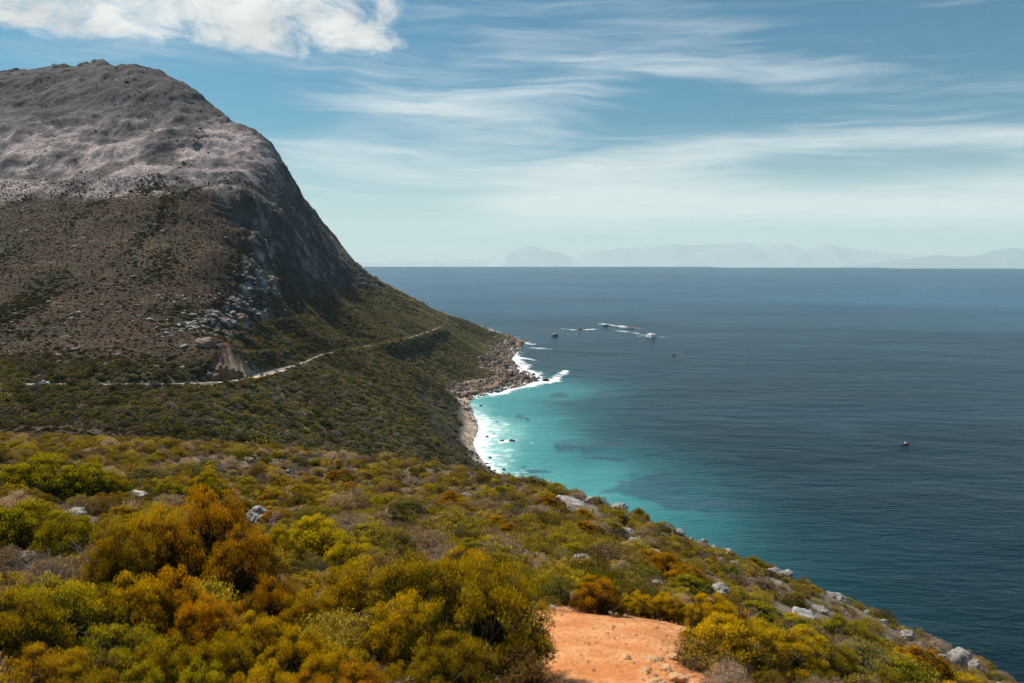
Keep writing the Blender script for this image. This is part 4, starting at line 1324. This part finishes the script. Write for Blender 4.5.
G1 = 'pale rocks on the near hillside'
G2 = 'pale rocks along the rim above the sea'
rock_top('boulder', 258, 497, 25, 1.0, 0.8, MR_pale, 'grey-white angular boulder standing above lime bush in the left foreground', 11, 0.15, G1)
rock_top('boulder', 277, 504, 24.6, 0.7, 0.5, MR_pale, 'small pale boulder touching the right side of the grey-white angular boulder', 12, 0.1, G1)
rock_top('boulder', 262, 510, 24.0, 0.6, 0.4, MR_pale, 'low pale rock in front of the grey-white angular boulder', 13, 0, G1)
rock_top('flat_rock', 133, 485, 30, 1.3, 0.35, MR_pale, 'flat pale rock slab among shrubs above the rusty heath bushes at far left', 14, 0, G1)
rock_top('flat_rock', 76, 492, 22, 0.8, 0.3, MR_pale, 'flat pinkish rock below the big green bushes at the left edge', 15, 0, G1)
rock_top('boulder', 600, 570, 13.6, 0.42, 0.34, MR_pale, 'white rock peeking out above the orange-gold heath bush at the path end', 16, 0, G1)
rock_top('boulder', 578, 494, 61, 1.9, 1.1, MR_pale, 'twin-topped pale boulder on the ridge beside the yellow dome shrub above the turquoise bay', 17, 0.1, G2)
rock_top('boulder', 590, 496, 60, 1.3, 1.0, MR_pale, 'grey boulder leaning on the twin-topped pale boulder above the turquoise bay', 18, -0.2, G2)
rock_top('boulder', 620, 501, 57, 1.5, 0.9, MR_pale, 'sharp pale boulder on the ridge right of the twin-topped boulder', 19, 0, G2)
rock_top('flat_rock', 572, 508, 52, 3.0, 0.4, MR_pale, 'long flat pale slab below the boulders on the ridge above the bay', 20, 0.2, G2)
rock_top('flat_rock', 590, 517, 46, 2.2, 0.4, MR_pale, 'short flat slab just down the hillside from the long flat pale slab', 21, 0.25, G2)
rock_top('boulder', 365, 468, 77, 1.8, 0.7, MR_pale, 'low pale rock on the ridge left of the beach, near a green shrub', 22, 0, G2)
rock_top('boulder', 455, 471, 78, 1.6, 0.8, MR_pale, 'pale rock on the ridge just in front of the beach', 23, 0, G2)
rock_top('boulder', 466, 503, 48, 1.0, 0.6, MR_pale, 'lone pale rock in the middle of the hillside below the beach', 24, 0, G2)
ordn = ['first', 'second', 'third', 'fourth', 'fifth', 'sixth', 'seventh', 'eighth', 'ninth', 'tenth', 'eleventh', 'twelfth', 'thirteenth', 'fourteenth', 'fifteenth', 'sixteenth', 'seventeenth', 'eighteenth', 'nineteenth']
special = {16: 'largest white boulder, hanging over the sea near the lower right corner', 17: 'rock with a dark undercut under the right end of the largest white boulder', 9: 'pale overhanging boulder jutting from the rim midway down the right slope', 7: 'dark-sided grey boulder on the rim above deep water'}
for i, (px, py, D, w_, h_) in enumerate(rim):
    rock_top('boulder', px, py, D, w_, h_, MR_pale, special.get(i, ordn[i] + ' pale rock down the right-hand rim above the sea, counted from the bay'), 30 + i, 0.25, G2)
for i, (px, py, D, w_, h_, l) in enumerate([(780, 587, 31, 1.1, .45, 'flat-topped pale rock shading its own underside, a little inside the rim'), (805, 612, 22, 1.7, .35, 'long tilted grey slab on the right slope above the bare branches'), (822, 602, 26, 1.1, .35, 'pinkish slab above the long tilted grey slab'),
                                            (852, 655, 10.2, .35, .14, 'small pale stone at the foot of the bare branches at lower right'), (735, 560, 33, .7, .3, 'small pale stone in scrub below the rim, right of centre'), (655, 545, 30, .8, .3, 'lone pale stone on the slope right of the path end'),
                                            (628, 528, 38, .9, .35, 'low stone on the slope halfway between the path end and the ridge')]):
    rock_top('flat_rock', px, py, D, w_, h_, MR_pale, l, 60 + i, 0.25, G1)
# stones at the path
rock_top('boulder', 684, 624, 9.1, 0.27, 0.17, MR_orange, 'smooth orange boulder at the right side of the dirt path', 70, 0, 'stones on the path')
for i, (px, py, D, w_, l) in enumerate([(652, 655, 7.5, .24, 'longest pale orange stone embedded in the lower right of the path'), (672, 650, 7.7, .16, 'pale orange stone at the upper right of the embedded stones on the path'), (664, 664, 7.1, .18, 'squarish stone in the middle of the embedded stones on the path'),
                                        (646, 668, 6.9, .15, 'small stone at the left end of the embedded stones on the path'), (678, 672, 6.8, .2, 'flat stone under the golden bush at the lower right of the path'), (655, 679, 6.5, .22, 'broad stone at the bottom edge of the picture on the path'), (626, 653, 7.5, .13, 'lone flat pebble in the open middle of the path'),
                                        (612, 602, 10.4, .12, 'tiny white stone under the orange-gold bush at the path end'), (553, 602, 10.4, .10, 'tiny white stone at the foot of the green reeds')]):
    x, y, _ = P(px, py, D)
    o = link('stone', rock_data('stone', 80 + i, w_ / 2, w_ * 0.36, 0.035, MR_orange if i < 7 else MR_pale, 3, 0.12))
    o.location = (x, y, H1(x, y) + 0.045); o.rotation_euler = (0, 0, i * 0.7)
    tag(o, l, 'stone', 'stones on the path')

# pebbles and litter nobody could count
pp, ps = [], []
r3 = np.random.default_rng(9)
while len(pp) < 560:
    t_ = r3.uniform(4.5, 12.5); a_ = r3.uniform(-2.2, 3.6)
    if on_path(a_, t_, 0.25)[0] and (r3.random() < 0.5 or not on_path(a_, t_, -0.25)[0]): pp.append((a_, t_)); ps.append(r3.lognormal(-4.7, 0.45))
pp = np.array(pp); ps = np.array(ps)
peb = rock_data('pebble', 3, 1, 1, 0.6, MR_orange, 2)
scatter('pebbles', np.stack([pp[:, 0], pp[:, 1], H(pp[:, 0], pp[:, 1]) + 0.036], 1), np.stack([ps, ps, ps], 1), np.ones((len(pp), 3)) * .3, np.zeros(len(pp)), np.zeros(len(pp)), [proto(peb)], 'scattered orange pebbles and grit on the path', 'pebbles')

# pale stones strewn over the near slope and over the ledges of the spur
n = 170
q = []
while len(q) < n:
    D = math.exp(r3.uniform(math.log(12), math.log(95))); a_ = r3.uniform(-0.64, 0.45) * D
    if a_ < 0.27 * D + 4: q.append((a_, D))
q = np.array(q); sz = r3.lognormal(-2.5, 0.45, n) * (1 + 0.018 * q[:, 1])
MR_pale_inst = MR_pale
st_protos = [proto(rock_data('loose_stone', 200 + i, 1, 0.8, 0.6, MR_pale, 3, 0.12)) for i in range(4)]
scatter('loose_stones', np.stack([q[:, 0], q[:, 1], H(q[:, 0], q[:, 1]) + sz * 0.6], 1), np.stack([sz, sz, sz], 1), np.ones((n, 3)), np.zeros(n), r3.integers(0, 4, n), st_protos, 'small pale stones strewn between the shrubs on the near hillside', 'stones')
q = []
while len(q) < 900:
    i = r3.integers(0, len(CL2) - 1); t_ = r3.random()
    p_ = CL2[i] * (1 - t_) + CL2[i + 1] * t_
    q.append((p_[0] + r3.normal() * 9 - 7 * abs(r3.normal()), p_[1] + r3.normal() * 14))
while len(q) < 1150:
    D = r3.uniform(430, 900); q.append((r3.uniform(-0.66, -0.30) * D, D))
q = np.array(q); n = len(q); sz = r3.lognormal(-0.15, 0.5, n)
scatter('outcrop_stones', np.stack([q[:, 0], q[:, 1], H(q[:, 0], q[:, 1]) + sz * 0.2], 1), np.stack([sz * 1.3, sz, sz * 0.9], 1), np.ones((n, 3)), np.zeros(n), r3.integers(0, 4, n), st_protos, 'pale broken stones strewn along the ledges of the brown spur', 'stones')

# rust coloured cutting above the road
for i, (px, py, D, w_, h_, l) in enumerate([(205, 348, 470, 13, 9, 'grey lichened crag above the rust-brown road cutting'), (222, 318, 600, 16, 9, 'grey crag capping the lower ledge of the spur'), (246, 285, 700, 18, 11, 'grey crag midway up the rocky edge of the spur'), (266, 262, 800, 20, 12, 'grey crag at the upper end of the rocky spur edge'),
                                            (190, 332, 520, 12, 6, 'low pale outcrop at the left end of the lower ledge'), (238, 300, 650, 14, 8, 'pale crag between the lower ledge and the middle crag'), (214, 366, 449, 9, 11, 'leftmost rust-brown rock block of the road cutting'), (223, 362, 455, 10, 15, 'tallest rust-brown rock block of the road cutting'), (233, 366, 468, 10, 12, 'right-hand rust-brown rock block of the road cutting'), (228, 352, 468, 12, 12, 'upper rust-brown rock block above the road cutting'), (241, 372, 484, 7, 7, 'smallest rust-brown rock block at the right end of the road cutting')]):
    x, y, _ = P(px, py, D)
    o = link('crag', rock_data('crag', 310 + i, w_ / 2, w_ / 2, h_ / 2, MR_bluff if 'rust' in l and 'block' in l else MR_shore, 4, 0.20, 12, 0.10))
    if 'block' in l: y -= 4.5
    o.location = (x, y, H1(x, y) + (h_ * 0.12 if 'block' in l else -h_ * 0.05)); o.rotation_euler = (0.1, 0.1, i)
    tag(o, l, 'crag', 'crags on the rocky edge of the spur')

# boulders of the shore
def shore_pts(line_px, n, spread_px, seed):
    r = np.random.default_rng(seed); out = []
    L = np.array([PZ(*p)[:2] for p in line_px])
    for k in range(n):
        i = int(r.integers(0, len(L) - 1)); t_ = r.random()
        p = L[i] * (1 - t_) + L[i + 1] * t_ + r.normal(size=2) * spread_px
        out.append(p)
    return out


def shore_rocks(line_px, n, sp_, smin, smax, seed, zone, mats):
    pts = sorted(shore_pts(line_px, n, sp_, seed), key=lambda p: p[0])
    r = random.Random(seed)
    protos_ = [rock_data('shore_boulder', seed * 10 + k, 1, 0.85, 0.75, mats[k % len(mats)], 3, 0.10, 10) for k in range(4)]
    for i, p in enumerate(pts):
        s_ = r.uniform(smin, smax) * (1 if r.random() < .8 else 1.4)
        o = link('shore_boulder', protos_[r.randrange(4)])
        z = max(H1(p[0], p[1]), -1.0)
        o.location = (p[0], p[1], z + s_ * 0.12); o.scale = (s_, s_, s_ * r.uniform(0.7, 1.1)); o.rotation_euler = (r.uniform(-.3, .3), r.uniform(-.3, .3), r.uniform(0, 6.2))
        pos_ = 'leftmost' if i == 0 else 'rightmost' if i == n - 1 else '%s from the left' % (ordn[i] if i < 19 else 'number %d' % (i + 1))
        lbl = '%s of the %s' % (pos_, zone)
        tag(o, lbl, 'boulder', zone)


shore_rocks([(468, 396), (484, 391), (500, 386), (515, 382), (530, 380), (538, 381)], 19, 7.5, 3.0, 6.5, 3, 'brown boulders heaped along the rocky spit', [MR_shore, MR_shore, MR_dark, MR_shore])
shore_rocks([(482, 378), (500, 374), (510, 368), (512, 360)], 19, 9, 2.6, 6.0, 4, 'boulders under the slope between headland and spit', [MR_shore, MR_dark, MR_shore, MR_dark])
shore_rocks([(498, 342), (508, 345), (518, 346), (524, 344)], 15, 13, 3.5, 8.0, 5, 'reddish boulders at the foot of the headland', [MR_shore, MR_shore, MR_shore, MR_dark])
shore_rocks([(462, 405), (466, 414), (476, 424)], 10, 3.5, 1.0, 2.8, 6, 'boulders at the top end of the sandy beach', [MR_shore, MR_dark, MR_shore])
shore_rocks([(466, 447), (474, 455), (482, 463), (490, 472)], 17, 4.5, 1.0, 2.8, 7, 'dark boulders at the near end of the beach', [MR_dark, MR_dark, MR_shore])
# rubble of the shore, too many to count
cand = r3.uniform([-140, 560], [40, 1850], (60000, 2))
zc = base_h(cand[:, 0], cand[:, 1]); sdd = -sdist_coast(cand[:, 0], cand[:, 1]) * SEA_SIGN
kq = (zc > -2.5) & (zc < 10) & (sdd > -9) & (sdd < np.where(cand[:, 1] > 1000, 52, 40)) & ((cand[:, 1] > 930) | ((r3.random(len(cand)) < 0.16)) & ((sdd < 4) | (sdd > 16)))
kq &= r3.random(len(cand)) < 0.45
q = cand[kq]; n = len(q); sz = r3.lognormal(0.35, 0.5, n) * np.where(q[:, 1] > 930, 1.0, 0.5)
rub = [proto(rock_data('rubble', 230 + i, 1, 0.8, 0.7, [MR_shore, MR_dark, MR_shore, MR_bluff, MR_pale][i], 2, 0.14)) for i in range(5)]
scatter('shore_rubble', np.stack([q[:, 0], q[:, 1], np.maximum(H(q[:, 0], q[:, 1]), -0.6) + sz * 0.1], 1), np.stack([sz, sz, sz], 1), np.ones((n, 3)), np.zeros(n), r3.choice(5, n, p=[.32, .24, .28, .11, .05]), rub, 'jumbled brown and black rubble along the water line', 'rubble', rot=r3.uniform(-3, 3, (n, 3)))
# rocks in the water
for i, (px, py, w_, h_, mat, l) in enumerate([(555, 336, 16, 9, MR_pale, 'grey rock standing alone in the sea off the headland'), (651, 337, 26, 10, MR_white, 'white-topped rock farthest right of the offshore reef'), (606, 326, 18, 5, MR_dark, 'low black reef rock between two patches of surf'),
                                              (580, 330, 14, 4, MR_dark, 'black reef rock in the left patch of surf'), (630, 328, 20, 5, MR_shore, 'brown reef rock in the right patch of surf'), (674, 355, 9, 2.5, MR_dark, 'tiny dark rock awash right of the reef'),
                                              (512, 441, 7, 2.0, MR_dark, 'flat black rock awash in the turquoise bay'), (502, 441, 4, 1.4, MR_dark, 'small black rock left of the flat rock awash in the bay'), (504, 470, 3.6, 2.0, MR_dark, 'black rock in white surf near the ridge line'),
                                              (487, 437, 3.2, 1.5, MR_dark, 'black rock in the surf beside the beach'), (481, 406, 4, 2, MR_dark, 'black rock in the surf below the rocky spit'), (490, 458, 3, 1.6, MR_dark, 'black rock in the surf at the near end of the beach'),
                                              (497, 422, 2.4, 1.2, MR_dark, 'small black rock off the middle of the beach'), (528, 420, 3, 0.8, MR_dark, 'small dark rock awash in the pale turquoise water'), (470, 333, 14, 5, MR_shore, 'pale rock ledge behind the headland')]):
    q = PZ(px, py)
    o = link('sea_rock', rock_data('sea_rock', 400 + i, w_ / 2, w_ / 2.4, h_ * 0.75, mat, 3, 0.14, 11))
    o.location = (q[0], q[1], h_ * 0.1); o.rotation_euler = (0, 0, i * 0.9)
    tag(o, l, 'rock', 'rocks standing in the sea')

# ------------------------------------------------------------------ road
def strip(name, line, half, dz, mat, off=0.0, lo=0, hi=None):
    L = line[lo:hi]
    tx = np.gradient(L[:, 0]); ty = np.gradient(L[:, 1]); q = np.hypot(tx, ty)
    nx_, ny_ = -ty / q, tx / q
    hw = half if np.ndim(half) else np.full(len(L), half)
    a = np.stack([L[:, 0] + nx_ * (off + hw), L[:, 1] + ny_ * (off + hw), L[:, 2] + dz], 1)
    b = np.stack([L[:, 0] + nx_ * (off - hw), L[:, 1] + ny_ * (off - hw), L[:, 2] + dz], 1)
    v = np.stack([a, b], 1).reshape(-1, 3)
    n_ = len(L)
    f = np.array([(2 * i, 2 * i + 1, 2 * i + 3, 2 * i + 2) for i in range(n_ - 1)])
    return link(name, mesh_np(name, v, f, mat, True))


def simple_mat(name, c, rough=0.85, metal=0.0, spec=0.3, nz=0.15, scale=2.0):
    m, t = new_mat(name)
    n_ = t.mr(t.noise(t.n('ShaderNodeTexCoord').outputs['Object'], scale, 5), 0.3, 0.7, 1 - nz, 1 + nz)
    p = t.n('ShaderNodeBsdfPrincipled', ins={'Base Color': t.mix(1.0, c, t.xyz(n_, n_, n_), 'MULTIPLY'), 'Roughness': rough, 'Metallic': metal})
    p.inputs['Specular IOR Level'].default_value = spec
    t.n('ShaderNodeOutputMaterial', ins={'Surface': p.outputs[0]})
    return m


fine_line = smooth_line(road_pts, 14)
M_asph = simple_mat('worn_asphalt', (0.19, 0.175, 0.16), nz=0.25, scale=0.3)
tag(strip('road', fine_line, 3.0, -0.06, M_asph), kind='structure')
M_line = simple_mat('road_paint', (0.75, 0.74, 0.70))
for off in (-2.8, 2.8):
    tag(strip('road_marking', fine_line, 0.07, -0.052, M_line, off), kind='structure')
# sandy pull-out at the bend
i0 = int(np.argmin(np.abs(fine_line[:, 1] - 432))); i1 = int(np.argmin(np.abs(fine_line[:, 1] - 575)))
kk_ = np.linspace(0, 1, i1 - i0)
tag(strip('sandy_verge', fine_line, 0.5 + 4.6 * np.sin(kk_ * math.pi) ** 0.6, -0.12, simple_mat('verge_sand', (0.56, 0.42, 0.30), nz=0.2, scale=0.3), 4.6 * CAM_SIDE, i0, i1), kind='structure')

# ------------------------------------------------------------------ cars
M_glass = simple_mat('car_glass', (0.02, 0.025, 0.03), 0.08, 0, 0.6, 0.05)
M_tyre = simple_mat('tyre_rubber', (0.02, 0.02, 0.02), 0.9)
M_rim = simple_mat('rim_metal', (0.5, 0.5, 0.5), 0.4, 0.8)


def prism(prof, hw, taper=None):
    """side profile [(x,z)] extruded across y"""
    n_ = len(prof)
    v = [(x, -(hw if taper is None else taper[i]), z) for i, (x, z) in enumerate(prof)] + [(x, (hw if taper is None else taper[i]), z) for i, (x, z) in enumerate(prof)]
    me = bpy.data.meshes.new('p')
    me.from_pydata(v, [], [list(range(n_ - 1, -1, -1)), list(range(n_, 2 * n_))] + [(i, (i + 1) % n_, n_ + (i + 1) % n_, n_ + i) for i in range(n_)])
    me.update()
    return me


def cyl(r, hw, k=20):
    an = np.arange(k) * 2 * math.pi / k
    v = [(r * math.cos(a), s, r * math.sin(a)) for s in (-hw, hw) for a in an]
    me = bpy.data.meshes.new('c')
    me.from_pydata(v, [], [list(range(k - 1, -1, -1)), list(range(k, 2 * k))] + [(i, (i + 1) % k, k + (i + 1) % k, k + i) for i in range(k)])
    me.update()
    return me


def part(name, me, mat, parent, bev=0.0):
    me.materials.append(mat); me.name = name
    o = link(name, me, parent)
    if bev:
        b_ = o.modifiers.new('bevel', 'BEVEL'); b_.width = bev; b_.segments = 2
    return o


def car(px, D, rz, paint, label, lane=0.0, z_off=0.0):
    i = int(np.argmin(np.abs((fine_line[:, 0] / fine_line[:, 1]) * F - (px - 512))))
    p = fine_line[i]
    nx2, ny2 = fine_line[min(i + 1, len(fine_line) - 1)][:2] - fine_line[i - 1][:2]
    q = math.hypot(nx2, ny2)
    root = empty('car', (p[0] - ny2 / q * lane, p[1] + nx2 / q * lane, p[2] - 0.04 + z_off), math.atan2(ny2, nx2) + rz)
    body = [(-2.15, 0.35), (-2.2, 0.62), (-2.12, 0.92), (-1.2, 0.98), (1.05, 0.96), (1.95, 0.82), (2.18, 0.6), (2.15, 0.32), (1.7, 0.28), (-1.8, 0.28)]
    part('body', prism(body, 0.87), paint, root, 0.06)
    cab = [(-1.75, 0.95), (-1.35, 1.44), (0.15, 1.47), (1.0, 0.95)]
    tp = [0.80, 0.66, 0.66, 0.80]
    part('windows', prism(cab, 0, tp), M_glass, root, 0.03)
    part('roof', prism([(-1.32, 1.44), (-1.25, 1.49), (0.08, 1.52), (0.16, 1.47)], 0.66), paint, root, 0.02)
    for sx_ in (-1.35, 1.35):
        for sy_ in (-0.8, 0.8):
            wv_ = part('wheel', cyl(0.33, 0.11), M_tyre, root); wv_.location = (sx_, sy_, 0.33)
            rm = part('rim', cyl(0.19, 0.115, 12), M_rim, wv_)
    for sy_ in (-0.6, 0.6):
        hl = part('headlight', prism([(2.10, 0.62), (2.19, 0.63), (2.17, 0.74), (2.06, 0.76)], 0.16), M_rim, root); hl.location = (0, sy_, 0)
    tag(root, label, 'car')
    return root


P_white = simple_mat('white_paint', (0.80, 0.80, 0.80), 0.3, 0, 0.5, 0.03)
P_grey = simple_mat('dark_paint', (0.07, 0.08, 0.09), 0.3, 0, 0.5, 0.03)
P_silver = simple_mat('silver_paint', (0.50, 0.52, 0.54), 0.35, 0.3, 0.5, 0.03)
car(40, 400, 0.0, P_white, 'white car driving on the road at the far left of the slope', 0.0, 0.25)
car(251, 500, 0.0, P_grey, 'dark car parked on the sandy pull-out at the bend of the road', 5.0 * CAM_SIDE, -0.05)
car(271, 550, 0.0, P_silver, 'silver car on the road just beyond the sandy pull-out', -1.4, 0.0)

# ------------------------------------------------------------------ boat on the bay
q = PZ(905, 444.5)
boat = empty('fishing_boat', (q[0], q[1], 0.0), 0.15)
hullv, hullf = [], []
nst = 12
for i in range(nst):
    t_ = i / (nst - 1); xx = -3.6 + 7.4 * t_
    wb = 1.25 * (1 - t_ ** 3.2) * (0.88 + 0.12 * min(1, t_ * 4)); sh = 0.75 + 0.55 * t_ ** 2
    for (fy, zz) in ((-1, sh), (-0.82, 0.15), (0, -0.35 + 0.3 * t_ ** 3), (0.82, 0.15), (1, sh)):
        hullv.append((xx, fy * max(wb, 0.03), zz))
for i in range(nst - 1):
    for j in range(4):
        hullf.append((i * 5 + j, i * 5 + j + 1, (i + 1) * 5 + j + 1, (i + 1) * 5 + j))
    hullf.append((i * 5 + 4, i * 5, (i + 1) * 5, (i + 1) * 5 + 4))
hm = bpy.data.meshes.new('hull'); hm.from_pydata(hullv, [], hullf + [(0, 1, 2, 3, 4)]); hm.update()
part('hull', hm, simple_mat('dark_red_hull', (0.16, 0.035, 0.04), 0.5), boat)
part('cabin', prism([(-0.2, 0.9), (-0.1, 2.1), (1.2, 2.1), (1.7, 0.95)], 0.7), simple_mat('cabin_pink_white', (0.70, 0.55, 0.55), 0.5), boat, 0.05)
part('engine', prism([(-3.95, 0.2), (-3.95, 1.4), (-3.5, 1.4), (-3.45, 0.2)], 0.25), P_grey, boat, 0.05)
mast = part('mast', cyl(0.05, 0.9, 8), P_silver, boat); mast.rotation_euler = (R(90), 0, 0); mast.location = (0.4, 0, 2.9)
tag(boat, 'tiny fishing boat with dark red hull and pale cabin alone on the open water', 'boat')

# ------------------------------------------------------------------ labels of the individual shrubs
def cname(style, colr):
    if style == 'twig': return 'bare grey twiggy shrub'
    base = {'reed': 'reedy clump', 'fine': 'heath bush', 'clump': 'leafy bush', 'low': 'rounded shrub'}[style]
    r_, g_, b_ = colr
    q_ = g_ / r_
    if r_ + g_ < 0.135: c_ = 'dark green'
    elif b_ > 0.045: c_ = 'grey-green'
    elif q_ > 0.99: c_ = 'yellow-green' if r_ + g_ > 0.30 else 'green'
    elif q_ > 0.85: c_ = 'olive'
    elif q_ > 0.64: c_ = 'golden'
    else: c_ = 'rusty orange'
    return c_ + ' ' + base


def zone_of(x, y, px):
    if px > 512 + 0.0 and y < 13 and abs(px - 610) < 120: z_ = 'beside the dirt path'
    elif y < 9: z_ = 'along the picture bottom edge'
    elif y < 16: z_ = 'in the front bank of bushes'
    elif y < 30: z_ = 'just behind the front bushes'
    elif y < 50: z_ = 'halfway across the hillside'
    else: z_ = 'near the hillside crest'
    if px < 256: s_ = 'at far left'
    elif px < 512: s_ = 'left of centre'
    elif px < 768: s_ = 'right of centre'
    else: s_ = 'at far right'
    return z_, s_


vis = []
for s in shrubs:
    root, style, px, D, wd, h, colr, tk, x, y = s
    z_, s_ = zone_of(x, y, px)
    s.append((cname(style, colr), z_, s_))
groups_ = {}
for s in shrubs: groups_.setdefault(s[-1], []).append(s)
for key, lst in groups_.items():
    lst.sort(key=lambda s: s[2])
    n_ = len(lst)
    for i, s in enumerate(lst):
        if n_ == 1: pre = 'only'
        elif n_ == 2: pre = ('left', 'right')[i]
        else: pre = 'leftmost' if i == 0 else 'rightmost' if i == n_ - 1 else '%s from left' % ordn[min(i, 18)]
        big = ''
        lbl = ('%s, %s %s' % (key[0], key[1], key[2])) if n_ == 1 else '%s %s, %s %s' % (pre, key[0], key[1], key[2])
        cat = 'bare shrub' if s[1] == 'twig' else 'reeds' if s[1] == 'reed' else 'shrub'
        tag(s[0], lbl, cat, 'shrubs standing on the near hillside')
